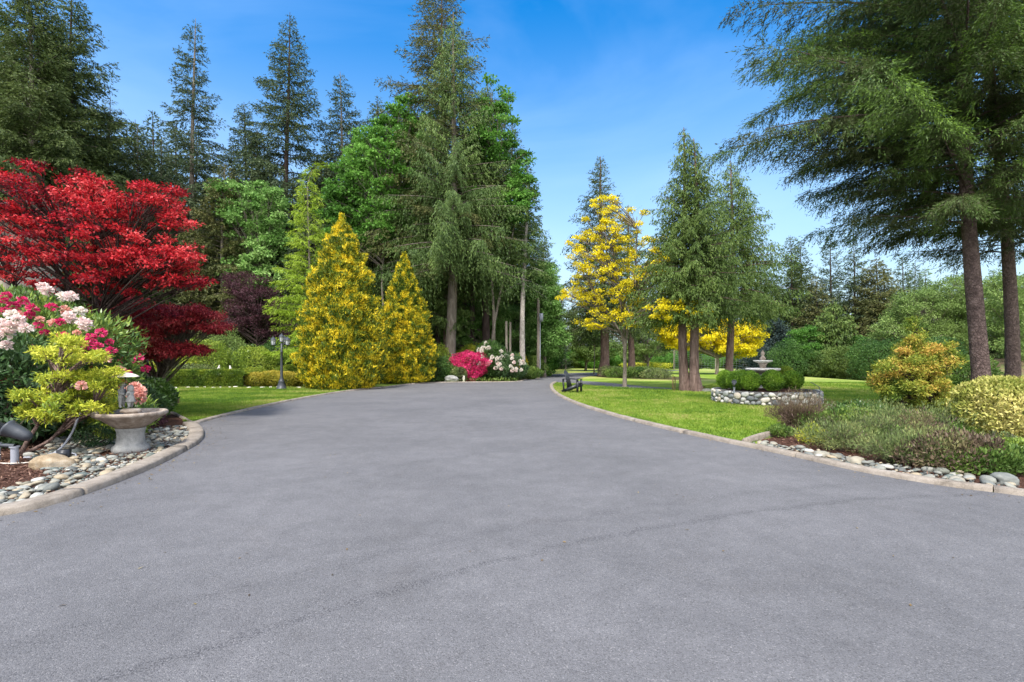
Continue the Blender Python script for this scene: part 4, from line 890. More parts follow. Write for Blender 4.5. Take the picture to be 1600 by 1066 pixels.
# dark understorey under rhododendrons
for k, (x, y, r, h, mt, lab) in enumerate(((-8.3, 9.9, .9, .5, 'rhododark', 'low dark evergreen filling the gap under the rhododendron branches'), (-8.5, 11.3, .6, .5, 'rhododark', 'dark evergreen mound behind the yellow pieris'), (-10.8, 9.0, 1.0, .6, 'rhododark', 'dark evergreen at the left edge beneath the house'), (-9.6, 8.0, .7, .4, 'rhododark', 'dark leafy mound behind the floodlights'))):
    plant('evergreen_shrub', lab, 'shrub', shrub(40+k, r, r, h, 3500, .12, .04, mt, nz=.25, nsc=2, stems=6), (x, y, 0), 0, None, 1, ('stem', 'foliage'))
# laurel mound
me = shrub(45, .55, .6, .47, 8000, .10, .042, 'laurel', nz=.12, nsc=2, depth=.25, out=.6, up=.5, rnd=.55, stems=6, ntint=4)
plant('laurel_shrub', 'glossy dark green laurel mound beside the lawn behind the bird bath', 'shrub', me, (X(236, 12.6), 12.6, 0), 0, None, 1.0, ('stem', 'foliage'))
# red Japanese maple: sweeping layered crown
def px_clumps(spec, seed, base, mind=.0, tries=40):
    """spec: (u, v, half width px, half height px, depth, depth spread, count) blobs of foliage"""
    rs = np.random.RandomState(seed); out = []
    for (u, v, ru, rv, d, ds, n) in spec:
        c = 0
        for _ in range(n*tries):
            q = rs.uniform(-1, 1, 3)
            if np.sum(q**2) > 1: continue
            dd = d+q[2]*ds; p = np.array([X(u+q[0]*ru, dd), dd, Z(v+q[1]*rv, dd)])
            if mind and any(np.sum(((p-o)*np.array([1, .6, 1.6]))**2) < mind**2 for o in out): continue
            out.append(p); c += 1
            if c >= n: break
    return np.array(out)-np.array([base[0], base[1], 0])
bs = (-10.2, 12.0)
cl = px_clumps([(60, 300, 110, 52, 12, 1.6, 60), (20, 380, 90, 60, 12, 2.0, 46), (140, 370, 120, 70, 12, 2.0, 78), (225, 312, 72, 28, 11.8, 1.2, 34), (215, 410, 90, 50, 11.6, 1.4, 40), (272, 400, 36, 25, 11.5, .8, 14), (278, 345, 26, 14, 11.6, .7, 6), (110, 440, 110, 22, 12, 1.6, 16), (-30, 330, 60, 80, 12, 2, 26), (290, 440, 35, 10, 11.5, .6, 9)], 5, bs, .22)
me = broadleaf(51, [[(0, 0, 0), (.05, 0, .9), (.0, 0, 1.6), (-.3, .1, 3.0), (-.5, .2, 4.6)], [(0, 0, 0), (.1, 0, 1.2), (.5, -.1, 2.4), (1.2, -.2, 3.4)], [(0, 0, 0), (0, .1, 1.2), (.2, .3, 2.6), (.2, .3, 4.4)], [(0, 0, 0), (-.1, 0, 1.3), (-.9, .2, 2.5), (-1.9, .3, 3.3)]], .15, cl, .25, .08, 120, .08, .040, 'red', 'barkdark', (.25, .97), .55, .1, 5, .9, .7, .022)
plant('japanese_maple', 'spreading red leaved maple with many thin dark stems in front of the house', 'tree', me, (bs[0], bs[1], 0))
bs = (-10.5, 14.8)
cl = px_clumps([(245, 500, 60, 22, 13.2, 1.2, 38), (300, 492, 45, 14, 13, .8, 24), (215, 530, 55, 22, 13.4, 1.2, 40), (190, 490, 50, 28, 13.8, 1.2, 32), (285, 545, 40, 8, 12.8, .6, 12), (335, 512, 20, 6, 12.8, .4, 7), (225, 550, 40, 10, 13.5, .8, 10), (180, 555, 40, 15, 13.8, .8, 16)], 6, bs, .2)
me = broadleaf(52, [[(0, 0, 0), (.1, 0, .7), (-.1, 0, 1.3), (.2, 0, 2.2)], [(0, 0, 0), (.4, -.2, .8), (.9, -.4, 1.5), (1.5, -.5, 1.9)]], .14, cl, .27, .09, 270, .085, .028, 'crimson', 'barkgrey', (.2, .97), .5, .45, 5, .9, .7, .02)
plant('japanese_maple', 'low weeping dark crimson maple spreading under the taller red one', 'tree', me, (bs[0], bs[1], 0))

# ================================================================ hedge and shrubs behind the lawn
def hedge(name, label, x0, x1, y, dep, h, leaf, seed, loc, n=26000):
    rs = np.random.RandomState(seed); L = x1-x0; P = []
    q = rs.rand(n); top = q < .45
    x = x0+rs.rand(n)*L; f = rs.rand(n)
    yy = np.where(top, y+(f-.5)*dep, np.where(rs.rand(n) < .75, y-dep/2, y+dep/2)); zz = np.where(top, h, f*h)
    P = np.stack([x, yy, zz], -1); nn = n3(P, 2.2, seed)-.5; n2 = n3(P, 7, seed)-.5; dp = rs.rand(n)**2*.12
    O = np.where(top[:, None], np.array([0, 0, 1.]), np.stack([0*x, np.sign(yy-y), .15+0*x], -1))
    rd = sst((zz-h+.18)/.18)*.1
    P = P+O*(nn*.16+n2*.08-dp)[:, None]; P[:, 1] -= np.sign(P[:, 1]-y)*rd
    e = np.minimum(x-x0, x1-x); P[:, 2] *= np.clip(.55+e*1.6, 0, 1)**.35
    D = nrm(O*.8+rs.randn(n, 3)*.6+np.array([0, 0, .4])); N = nrm(O+rs.randn(n, 3)*.6)
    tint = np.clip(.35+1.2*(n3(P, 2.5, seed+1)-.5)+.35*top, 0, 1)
    t = thing(name, label, 'hedge', (loc[0], loc[1], 0)); P[:, 0] -= loc[0]; P[:, 1] -= loc[1]
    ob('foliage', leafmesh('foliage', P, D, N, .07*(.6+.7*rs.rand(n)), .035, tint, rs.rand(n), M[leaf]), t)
    b = MB(); 
    for k in range(int(L/.6)): b.tube([(x0+.3+k*.6-loc[0], y-loc[1], 0), (x0+.32+k*.6-loc[0], y-loc[1]+.04, h*.8)], .02, 5)
    b.box(((x0+x1)/2-loc[0], y-loc[1], h*.42), (L-.4, dep*.5, h*.6)); ob('stem', b.mesh('stem', M['barkdark']), t)
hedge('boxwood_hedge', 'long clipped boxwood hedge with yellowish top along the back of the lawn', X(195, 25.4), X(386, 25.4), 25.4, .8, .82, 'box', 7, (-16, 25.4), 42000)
for k, (u, d, r, h, lf, lab) in enumerate(((400, 25.9, .62, .36, 'boxgold', 'first low golden box mound right of the long hedge'), (424, 26.2, .70, .40, 'boxgold', 'golden box mound directly left of the lamp post'), (450, 26.0, .62, .38, 'boxgold', 'golden box mound directly right of the lamp post'), (472, 26.3, .6, .38, 'boxgold', 'bronze box mound half hidden by the tall golden cypress'), (395, 28.2, .8, .46, 'box', 'green box mound behind the gap in the low hedge'), (450, 28.4, .8, .52, 'box', 'rounded pale green box mound behind the lamp post'))):
    plant('box_mound', lab, 'shrub', shrub(60+k, r, r*.8, h, 5500, .065, .035, lf, nz=.08, nsc=3, depth=.2, ntint=3, tipn=.9), (X(u, d), d, 0), 0, None, 1, ('stem', 'foliage'))
sh = [(225, 27.5, 1.3, .8, 'orange', 'orange green leafy shrub behind the hedge near the crimson maple'), (195, 28.5, 1.4, 1.0, 'crimson', 'dark red shrub behind the left end of the hedge'), (268, 28.5, 1.4, .9, 'pieris', 'yellow green shrub below the tip of the red maple'), (318, 29.5, 1.7, 1.25, 'ltshrub', 'pale green feathery shrub behind the two figurines'), (350, 31.0, 1.5, 1.55, 'alder', 'tall pale olive shrub right of the figurines'), (405, 29.8, 1.35, 1.05, 'ltshrub', 'light green shrub left of the lamp post'), (380, 31.5, 1.4, 1.1, 'laurel', 'dark leafy shrub between the two pale green ones'), (462, 30.5, 1.2, .95, 'greendeep', 'green shrub between the lamp post and the golden cypress'), (290, 27.6, 1.5, .55, 'heather', 'low grey green shrub right behind the hedge top'), (430, 31.5, 1.3, 1.3, 'greendeep', 'deep green shrub under the purple plum'), (240, 32, 2.2, 1.6, 'greendeep', 'broad deep green shrub far behind the hedge'), (150, 30, 2.0, 1.2, 'laurel', 'dark shrub behind the crimson maple'), (335, 36, 2.6, 2.3, 'firbrown', 'large dull green thicket between the red maple and the purple plum')]
for k, (u, d, r, h, lf, lab) in enumerate(sh):
    plant('garden_shrub', lab, 'shrub', shrub(80+k, r, r*.8, h, int(6000*r), .10, .045, lf, nz=.28, nsc=1.6, depth=.4, ntint=1.5, stems=8), (X(u, d), d, 0), 0, None, 1, ('stem', 'foliage'))
# purple plum
bs = (X(402, 33), 33)
cl = px_clumps([(400, 470, 50, 38, 33, 1.6, 66), (375, 440, 25, 18, 33, 1, 12), (430, 515, 35, 16, 33, 1.2, 18), (365, 500, 25, 20, 33, 1, 12)], 7, bs, .4)
plant('purple_plum', 'small tree with dusky purple leaves behind the lamp post', 'tree', broadleaf(61, [(0, 0, 0), (.1, 0, 1), (-.1, .1, 2.2), (.1, 0, 4.5)], .12, cl, .42, .25, 170, .10, .05, 'plum', 'barkdark'), (bs[0], bs[1], 0))
# golden cypresses
cone = [(0, .80), (.06, .96), (.2, 1), (.4, .88), (.6, .66), (.78, .42), (.92, .17), (1, .02)]
me = shrub(71, 1.88, 1.85, 4.12, 90000, .12, .05, 'gold', nz=.26, nsc=1.9, depth=.35, out=.6, up=.9, rnd=.5, cone=cone, stems=4, ntint=4.6, tb=-.07)
plant('golden_cypress', 'large golden yellow conical cypress at the end of the left lawn', 'tree', me, (X(532, 24), 24.2, .0), 0, None, 1, ('trunk', 'foliage'))
me = shrub(72, 1.58, 1.55, 3.70, 60000, .13, .052, 'gold', nz=.24, nsc=2.0, depth=.35, out=.6, up=.9, rnd=.5, cone=cone, stems=4, ntint=4.6, tb=-.07)
plant('golden_cypress', 'smaller golden cypress standing behind the driveway edge near the pink azalea', 'tree', me, (X(628, 28.8), 29.4, 0), 0, None, 1, ('trunk', 'foliage'))
# lime weeping conifer
tr_, cr_ = conifer(75, 13.4, 1.2, 2.6, 165, 'hemlock', .07, 'lime', 'barkgrey', .12, .03, 1.0, (.25, 0), 1.1, .10, .8)
def nod(me, H, dx):
    V = np.empty(len(me.vertices)*3, np.float32); me.vertices.foreach_get('co', V); V = V.reshape(-1, 3); tt = np.clip((V[:, 2]-H*.86)/(H*.14), 0, 1); V[:, 0] += tt**2*dx; V[:, 2] -= tt**3*dx*.6; me.vertices.foreach_set('co', V.ravel())
nod(tr_, 13.4, 1.5); nod(cr_, 13.4, 1.5)
plant('weeping_conifer', 'slender lime green weeping conifer with a nodding tip behind the golden cypress', 'tree', (tr_, cr_), (X(478, 29.5), 29.5, 0))

# shrubs along the far driveway edge
me = shrub(90, 1.12, .9, .93, 9500, .085, .05, 'magenta', nz=.34, nsc=2.4, depth=.3, ntint=2.4, stems=10, up=.6)
plant('azalea', 'rounded azalea covered in bright magenta blooms at the far driveway edge', 'shrub', me, (X(734, 32), 32, 0), 0, None, 1, ('stem', 'foliage'))
t = thing('rhododendron', 'big leafy rhododendron with scattered white flowers right of the magenta azalea', 'shrub', (X(768, 33), 33, 0))
st, cr = shrub(91, 1.15, 1.0, 1.25, 7500, .15, .055, 'greendeep', nz=.2, nsc=2, stems=8); ob('stem', st, t); ob('foliage', cr, t)
wf = blooms(None, .22, 'white', 44, 50); rs = np.random.RandomState(2)
for k in range(26):
    d = nrm(np.array([rs.uniform(-1, 1), -abs(rs.rand())-.2, rs.uniform(-.6, .9)])); ob('flower_truss', wf, t, tuple(d*np.array([1.15, 1.0, 1.2])*1.02+np.array([0, 0, 1.25])))
t = thing('rhododendron', 'low rhododendron with faded white and brown flowers at the bend of the driveway', 'shrub', (X(798, 32.5), 32.5, 0))
st, cr = shrub(92, 1.05, .9, .85, 6500, .14, .05, 'rhododark', nz=.2, nsc=2, stems=8); ob('stem', st, t); ob('foliage', cr, t)
for k in range(22):
    d = nrm(np.array([rs.uniform(-1, 1), -abs(rs.rand())-.2, rs.uniform(-.4, .9)])); o = ob('flower_truss', wf if k % 3 else wb[0], t, tuple(d*np.array([1.05, .9, .85])*1.02+np.array([0, 0, .85]))); o.scale = (.8,)*3
fs = [(682, 31.4, .9, .75, 'greendeep', 'dark green bush between the small golden cypress and the fir trunk'), (684, 33, .8, 1.15, 'ltshrub', 'yellow tipped laurel bush standing behind the dark green bush'), (706, 31.3, .55, .5, 'laurel', 'olive green bush in front of the big fir trunk'), (716, 31.2, .5, .45, 'heather', 'small feathery bush left of the magenta azalea'), (738, 36, 1.1, 1.25, 'pieris', 'yellow green bush peeking over the magenta azalea'), (812, 36, .6, .85, 'yellow', 'small golden bush at the foot of the pale trunk'), (826, 34.2, .9, .42, 'weeds', 'low bronze green groundcover beside the driveway bend'), (833, 37, .9, .8, 'weeds', 'loose green weeds at the foot of the service pole'), (785, 38, 1.6, 1.3, 'greendeep', 'deep green thicket behind the white rhododendron')]
for k, (u, d, r, h, lf, lab) in enumerate(fs):
    plant('roadside_shrub', lab, 'shrub', shrub(95+k, r, r*.8, h, int(6000*max(r, .6)), .10, .05, lf, nz=.28, nsc=2, ntint=2, stems=6), (X(u, d), d, 0), 0, None, 1, ('stem', 'foliage'))

# ================================================================ RIGHT BEDS
me = shrub(110, .66, .55, .35, 11000, .08, .007, 'twiggy', nz=.75, nsc=3.2, depth=.85, out=1.0, up=.9, rnd=.35, stems=55, ntint=3, bark_='bark')
plant('twiggy_shrub', 'brown twiggy nearly leafless shrub at the near tip of the right bed', 'shrub', me, (X(1246, 10.15), 10.15, 0), 0, None, 1, ('stem', 'foliage'))
hb_ = [(1316, 8.2, .6, .28, 'heather'), (1298, 10.0, .5, .27, 'weeds'), (1368, 8.5, .65, .33, 'heather'), (1412, 7.2, .55, .27, 'heather'), (1458, 7.0, .52, .33, 'heather'), (1502, 6.8, .5, .30, 'twiggy'), (1545, 6.6, .5, .22, 'weeds'), (1400, 9.6, .7, .40, 'heather'), (1345, 10.6, .6, .34, 'laurel'), (1450, 9.0, .6, .40, 'heather')]
hl = ['grey green heather mound behind the kerb joint of the right bed', 'leafy green mound right of the brown twiggy shrub', 'second heather mound from the twiggy shrub', 'heather mound close to the kerb below the orange tipped tree', 'feathery heather mound left of the strap leaved clump', 'reddish tinged heather mound in front of the cream edged bush', 'low leafy groundcover near the right end of the kerb', 'taller heather mound behind the front row', 'dark leaved mound at the back edge of the right bed', 'heather mound under the leaning stem of the orange tipped tree']
for k, (u, d, r, h, lf) in enumerate(hb_):
    me = shrub(120+k, r*1.1, r*.8, h*.78, 6500, .055, .010 if lf == 'heather' else .024, lf, nz=.55, nsc=4.5, depth=.75, out=.8, up=.9, rnd=.5, stems=26, ntint=5, bark_='bark')
    plant('heather' if lf == 'heather' else 'groundcover', hl[k], 'plant', me, (X(u, d), d, 0), 0, None, 1, ('stem', 'foliage'))
def strap(seed, n, L, W, spread, leaf):
    rs = np.random.RandomState(seed); Vs, Qs = [], []; n0 = 0
    for i in range(n):
        a = rs.rand()*2*pi; l = L*(.6+.6*rs.rand()); s = np.linspace(0, 1, 7); out = spread*(.3+.8*rs.rand())
        r = .06*rs.rand()+out*s**1.6; z = l*(s-.35*s**2.6*(out/spread)); w = W*(1-s**2)*.5
        px, py = r*cos(a), r*sin(a); V = np.concatenate([np.stack([px-w*sin(a), py+w*cos(a), z], -1), np.stack([px+w*sin(a), py-w*cos(a), z], -1)])
        k = 7; Vs.append(V); Qs.append(np.array([[j, j+1, j+8, j+7] for j in range(6)])+n0); n0 += 14
    n_ = len(Vs)*6; return mesh_np('foliage', np.concatenate(Vs), np.concatenate(Qs), M[leaf], {'tint': ('FACE', np.repeat(rs.rand(n), 6)), 'rnd': ('FACE', np.repeat(rs.rand(n), 6))})
x, y = X(1497, 8.55), 8.55; t = thing('daylily', 'clump of bright green strap leaves between the heather and the cream edged bush', 'plant', (x, y, 0)); ob('foliage', strap(1, 130, .44, .018, .35, 'lily'), t)
x, y = X(1398, 8.7), 8.7; t = thing('daylily', 'blue green strap leaved clump in the middle of the heather bed', 'plant', (x, y, 0)); ob('foliage', strap(2, 40, .40, .016, .35, 'heather'), t)
for k, (u, d, r, h, lf, lab) in enumerate(((1275, 8.9, .3, .14, 'pieris', 'small yellow leaved sprout by the kerb below the brown twiggy shrub'), (1352, 8.0, .3, .12, 'twiggy', 'dry brown sprigs at the kerb left of the largest boulder'), (1388, 8.3, .35, .17, 'weeds', 'weedy tuft between two heather mounds near the kerb'), (1432, 8.5, .4, .3, 'twiggy', 'reddish dry heather patch in the middle of the right bed'), (1332, 9.9, .45, .28, 'rhodo', 'yellow green leafy clump behind the first heather mound'), (1275, 9.9, .35, .2, 'weeds', 'leafy green clump at the right foot of the brown twiggy shrub'), (1478, 8.0, .3, .16, 'twiggy', 'brown sprigs in front of the strap leaved clump'), (1565, 7.7, .35, .16, 'heather', 'grey green sprigs in front of the cream edged bush'), (1215, 9.6, .25, .10, 'weeds', 'tiny weeds in the near corner of the right bed'))):
    plant('groundcover', lab, 'plant', shrub(150+k, r, r*.8, h, int(7000*r), .045, .012 if lf == 'twiggy' else .02, lf, nz=.5, nsc=6, depth=.7, out=.8, up=.9, rnd=.5, stems=10, ntint=6, bark_='bark'), (X(u, d), d, 0), 0, None, 1, ('stem', 'foliage'))
# cream edged bush
me = shrub(140, .98, .85, .56, 24000, .062, .034, 'variegated', nz=.16, nsc=2.2, depth=.2, out=.5, up=.6, rnd=.6, stems=12, ntint=3.2)
plant('variegated_bush', 'dense rounded bush with cream and green leaves at the right edge', 'shrub', me, (X(1592, 8.7), 8.8, 0), 0, None, 1, ('stem', 'foliage'))
me = shrub(141, .4, .3, .16, 2500, .06, .034, 'rhodo', nz=.2, nsc=3, stems=6, tb=.2)
plant('groundcover', 'bright green low leaves below the cream edged bush', 'plant', me, (X(1590, 7.2), 7.25, 0), 0, None, 1, ('stem', 'foliage'))
# orange tipped tree: pyramid of tiers, leaning stem
bs = (X(1478, 11.4), 11.4)
cl = px_clumps([(1432, 512, 10, 14, 11.4, .2, 4), (1434, 532, 20, 12, 11.4, .3, 9), (1436, 550, 36, 14, 11.4, .45, 20), (1425, 575, 52, 16, 11.3, .6, 24), (1432, 605, 60, 16, 11.3, .7, 30), (1440, 632, 52, 14, 11.3, .6, 20), (1428, 655, 36, 9, 11.2, .5, 8), (1384, 590, 18, 22, 11.2, .4, 7), (1395, 622, 18, 10, 11.2, .4, 4), (1480, 560, 22, 25, 11.4, .5, 8)], 9, bs, .20)
me = broadleaf(81, [(0, 0, 0), (-.18, 0, .35), (-.38, 0, .75), (-.6, 0, 1.2), (-.64, 0, 2.1)], .06, cl, .19, .12, 330, .062, .024, 'orange', 'barkdark', (.1, .95), .65, -.25, 3, 1.9, .6, .022)
plant('pieris', 'pyramid shaped evergreen with orange new growth and a leaning stem on the right', 'tree', me, (bs[0], bs[1], 0))
# ================================================================ TREES, MIDDLE DISTANCE
def cpair(seed, *a, **k): return conifer(seed, *a, **k)
# --- big near hemlocks, upper right
tA = conifer(201, 14.5, 4.7, 4.6, 155, 'hemlock', .185, 'hemlock', 'barkhem', .085, .018, 1.4, (.7, 0), .33, .05, .42, .28)
plant('hemlock', 'tall near hemlock with a thick grey brown trunk and boughs sweeping left', 'tree', tA, (X(1533, 12.4), 12.4, 0), R_(170))
tB = conifer(202, 14.8, 4.2, 4.4, 150, 'hemlock', .155, 'hemlock', 'barkhem', .09, .018, 1.15, (-.9, .2), .33, .05, .4)
plant('hemlock', 'second near hemlock with a slimmer trunk at the right edge of the picture', 'tree', tB, (X(1580, 13.6), 13.6, 0), 0)
# --- cedars on the right lawn
tC = conifer(211, 11.6, 3.5, 2.5, 190, 'cedar', .19, 'cedar', 'bark', .13, .036, 2.2, (-.15, 0), .85, .05, .75)
plant('cedar', 'left one of the twin cedars growing close together on the right lawn', 'tree', tC, (X(1071, 22.5), 22.5, 0), 0, None, 1)
tC2 = conifer(212, 11.0, 3.4, 2.35, 170, 'cedar', .20, 'cedar', 'bark', .13, .036, 2.2, (-.1, .1), .9, .05, .75)
plant('cedar', 'right one of the twin cedars growing close together on the right lawn', 'tree', tC2, (X(1089, 22.2), 22.2, 0))
tC3 = conifer(213, 12.2, 4.2, 3.3, 190, 'cedar', .20, 'cedar', 'bark', .14, .04, 2.1, (.1, 0), .8, .05, .8)
plant('cedar', 'single cedar with a pale straight trunk rising behind the stone planter', 'tree', tC3, (X(1141, 28), 28, 0))
# --- firs by the path
tD = conifer(221, 17.2, 4.0, 4.0, 190, 'fir', .36, 'fir', 'bark', .18, .05, 1.6, (-.2, 0), .8, .08, .8)
plant('fir_tree', 'dark fir with a stout trunk standing in the island bed behind the yellow leaved tree', 'tree', tD, (X(943, 40), 40, 0))
tE = conifer(222, 15.5, 4.5, 3.0, 140, 'fir', .30, 'cedar', 'bark', .18, .05, 1.5, (-.3, 0), .8, .1, .8)
plant('fir_tree', 'slimmer fir directly behind the stem of the yellow leaved tree', 'tree', tE, (X(986, 47), 47, 0))
# --- yellow locusts
bs = (X(976, 25.2), 25.2)
cl = px_clumps([(975, 440, 100, 42, 25.2, 2.4, 70), (935, 395, 55, 45, 25.2, 1.8, 36), (945, 335, 32, 45, 25.2, 1.4, 22), (1005, 400, 60, 40, 25.2, 1.8, 26), (985, 495, 85, 18, 25.2, 1.8, 34), (900, 460, 30, 16, 25, 1.0, 12), (1058, 484, 48, 16, 21.6, .8, 24), (985, 350, 40, 30, 25.2, 1.2, 6), (925, 505, 26, 12, 25, .8, 7), (1045, 400, 30, 35, 23.0, .8, 14)], 21, bs, .36)
me = broadleaf(231, [[(0, 0, 0), (.05, 0, 1.2), (-.05, 0, 2.3), (.0, 0, 3.2), (-.3, 0, 4.6), (-.6, 0, 7.0)], [(0, 0, 0), (0, 0, 2.2), (.35, 0, 3.6), (.55, 0, 5.0), (.6, 0, 8.4)], [(0, 0, 0), (0, 0, 2.3), (-.5, .2, 3.3), (-1.5, .3, 4.6)]], .13, cl, .27, .12, 105, .11, .060, 'yellow', 'barkgrey', (.35, .95), .55, .1, 5, 1.2, .7, .028)
plant('golden_locust', 'airy tree with bright yellow leaves and bare upper twigs on the near right lawn', 'tree', me, (bs[0], bs[1], 0))
bs = (X(1120, 44), 44)
cl = px_clumps([(1085, 525, 50, 26, 44, 2, 38), (1150, 530, 44, 30, 44, 2, 40), (1105, 505, 40, 14, 44, 1.5, 12), (1050, 520, 28, 18, 44, 1.2, 10), (1170, 515, 22, 22, 44, 1.2, 10)], 22, bs, .65)
plant('golden_locust', 'dense low yellow leaved tree at the back of the lawn behind the cedars', 'tree', broadleaf(232, [(0, 0, 0), (.1, 0, 1), (0, 0, 2.2), (.2, 0, 4)], .16, cl, .62, .28, 330, .17, .10, 'yellow', 'barkgrey'), (bs[0], bs[1], 0))
# young staked tree, island groundcover
me = broadleaf(233, [(0, 0, 0), (.05, 0, 1.6), (0, 0, 3.2)], .06, np.array([(0, 0, 3.0), (.4, .1, 2.6), (-.5, 0, 2.7), (.2, 0, 3.7), (-.3, .2, 3.4), (.7, 0, 3.2), (-.8, 0, 3.2)])*1.05, .5, .4, 220, .15, .08, 'alder', 'barkgrey')
plant('young_tree', 'thin young tree with pale green leaves left of the stout fir trunk', 'tree', me, (X(928, 44), 44, 0))
gl = ['low green shrub at the foot of the stout fir', 'pale grey green mound in the island bed left of the locust stem', 'dark little ball shrub in the island bed', 'bronze green low mound at the right end of the island bed', 'broad low green mound in the middle of the island bed', 'leafy low mound behind the locust stem']
for k, (u, d, r, h, lf) in enumerate(((957, 38.5, 1.0, .40, 'heather'), (970, 37.2, 1.2, .35, 'weeds'), (1003, 36.5, .42, .36, 'laurel'), (1025, 36, 1.2, .32, 'heather'), (990, 37, 1.3, .36, 'weeds'), (1008, 39, 1.4, .36, 'alder'))):
    plant('groundcover', gl[k], 'plant', shrub(240+k, r, r*.7, h, 3000, .11, .045, lf, nz=.3, nsc=2.5, stems=5), (X(u, d), d, 0), 0, None, 1, ('stem', 'foliage'))
rock('rock', 'small grey rock heap at the foot of the right twin cedar', (X(1105, 22.0), 22.0, 0), (.5, .4, .2), 71, 'pebble')
me = shrub(250, .55, .3, .14, 1500, .07, .03, 'chips', nz=.3, nsc=4, stems=4)
plant('groundcover', 'brown leaf litter mound round the twin cedar trunks', 'plant', me, (X(1078, 22.8), 22.8, 0), 0, None, 1, ('stem', 'foliage'))

# --- left wood: individually placed conifers
F1 = conifer(301, 24.0, 7.0, 5.1, 215, 'cedar', .36, 'firmid', 'barkgrey', .18, .045, 2.0, (.3, 0), .72, .08, .85)
plant('fir_tree', 'tallest fir in the middle of the picture with drooping boughs and a pale trunk', 'tree', F1, (X(704, 33.5), 33.5, 0), 0, None, 1)
F1b = conifer(302, 28.0, 9.0, 5.8, 190, 'fir', .3, 'firbrown', 'bark', .20, .05, 1.6, (-.2, 0), .55, .15, .8)
plant('fir_tree', 'olive brown fir top just behind the tallest fir', 'tree', F1b, (X(697, 36), 36, 0))
F2 = conifer(303, 21.0, 8.2, 4.2, 180, 'cedar', .30, 'cedar', 'barkdark', .19, .05, 1.8, (.2, 0), .72, .1, .85)
plant('fir_tree', 'dark trunked fir just right of the tallest fir', 'tree', F2, (X(757, 36.5), 36.5, 0))
plant('fir_tree', 'green boughed fir left of the tallest fir above the small golden cypress', 'tree', conifer(304, 16.5, 4.6, 4.0, 170, 'cedar', .26, 'cedar', 'barkdark', .19, .05, 1.8, (0, 0), .7, .1, .85), (X(655, 36), 36, 0))
plant('fir_tree', 'slender fir leaning over the driveway bend right of the dark trunked fir', 'tree', conifer(305, 14.5, 6.4, 2.1, 110, 'fir', .2, 'firmid', 'barkpale', .19, .05, 1.6, (.2, 0), .75, .12, .85), (X(818, 34.5), 34.5, 0))
# straight bare trunks with high crowns in the grove
tk = conifer(306, 20, 9.0, 3.0, 90, 'fir', .22, 'fir', 'barkdark', .32, .09, 1.0, (0, 0), .8, .15, .85)
for k, (u, d, s, lab) in enumerate(((727, 40, 1.0, 'thin bare trunk second to the right of the pale fir trunk'), (740, 37.5, .95, 'straight trunk in the shade left of the dark trunked fir'), (683, 37, .9, 'broad dark trunk left of the pale fir trunk'), (668, 42, .85, 'shaded trunk behind the small golden cypress'), (715, 46, .9, 'thin distant trunk deep in the grove'), (775, 48, .8, 'thin distant trunk right of the grove'), (850, 46, .62, 'dark trunk behind the service pole'))):
    if k == 0: r0_ = plant('fir_tree', lab, 'tree', tk, (X(u, d), d, 0), k, None, s)
    else: copy_tree(r0_, (X(u, d), d, 0), k*1.3, s, lab)
LW = [  # u, depth, top row, crown radius, style, leaf, label, crown base
 (48, 30, -60, 3.9, 'fir', 'fir', 'massive dark fir at the upper left corner of the picture', 3, 300, .03),
 (-20, 34, -30, 4.2, 'fir', 'firmid', 'fir cut off by the left edge of the picture', 3, 220, .1),
 (82, 36, 20, 4.2, 'fir', 'firdark', 'fir wedged between the corner fir and the spreading open one', 3, 220, .1),
 (118, 33, -25, 4.3, 'fir', 'fir', 'tall fir with spreading open boughs right of the corner fir', 3, 220, .10),
 (303, 39, 28, 3.2, 'fir', 'firdark', 'lone slender fir with a see through pointed top against the sky', 3, 165, .32),
 (446, 41, 18, 4.3, 'fir', 'firdark', 'broad pointed fir rising above the weeping conifer', 3, 200, .15),
 (534, 44, 112, 3.7, 'fir', 'firdark', 'shorter dark fir top between the broad fir and the bright maple', 3, 170, .15),
 (383, 42, 160, 3.5, 'fir', 'firdark', 'blunt topped fir left of the broad pointed fir', 3, 170, .1),
 (215, 36, 195, 3.2, 'fir', 'firdark', 'lower dark fir behind the red maple crown', 2, 170, .1),
 (258, 44, 215, 3.0, 'fir', 'firdark', 'dark fir filling the gap left of the lone slender fir', 2, 160, .1),
 (350, 36, 255, 2.8, 'fir', 'firbrown', 'olive green fir standing right of the lone slender fir', 2, 160, .1),
 (165, 42, 150, 3.6, 'fir', 'firdark', 'fir showing between the two tall left firs and the gap of sky', 3, 160, .15),
 (10, 38, 40, 4.0, 'fir', 'firdark', 'shaded fir at the far left edge behind the corner fir', 3, 170, .1),
 (590, 42, 150, 3.4, 'fir', 'fir', 'dark fir behind the bright green maple', 3, 160, .15),
 (848, 62, 380, 2.8, 'spruce', 'firdark', 'small pointed fir in the gap of sky above the path', 1, 150, .1),
 (498, 36, 330, 2.8, 'fir', 'firdark', 'shaded fir directly behind the large golden cypress', 1.5, 150, .1),
 (640, 46, 150, 3.6, 'fir', 'fir', 'fir top left behind the tallest fir', 3, 160, .15),
 (796, 44, 190, 3.3, 'fir', 'fir', 'fir forming the right outline of the tall grove', 3, 170, .1),
]
pool = {}
for k, (u, d, vt, r, stl, lf, lab, hb, nb, gap) in enumerate(LW):
    H = Z(vt, d); me = conifer(400+k, H, hb, r*1.28, int(nb*1.15), stl, H*.0105, lf, 'barkdark' if k % 2 else 'barkgrey', .19, .058, 1.95, (.2*((k % 3)-1), 0), .62, gap*.7, .8)
    o = plant('fir_tree', lab, 'tree', me, (X(u, d), d, 0)); pool[k] = (o, H)
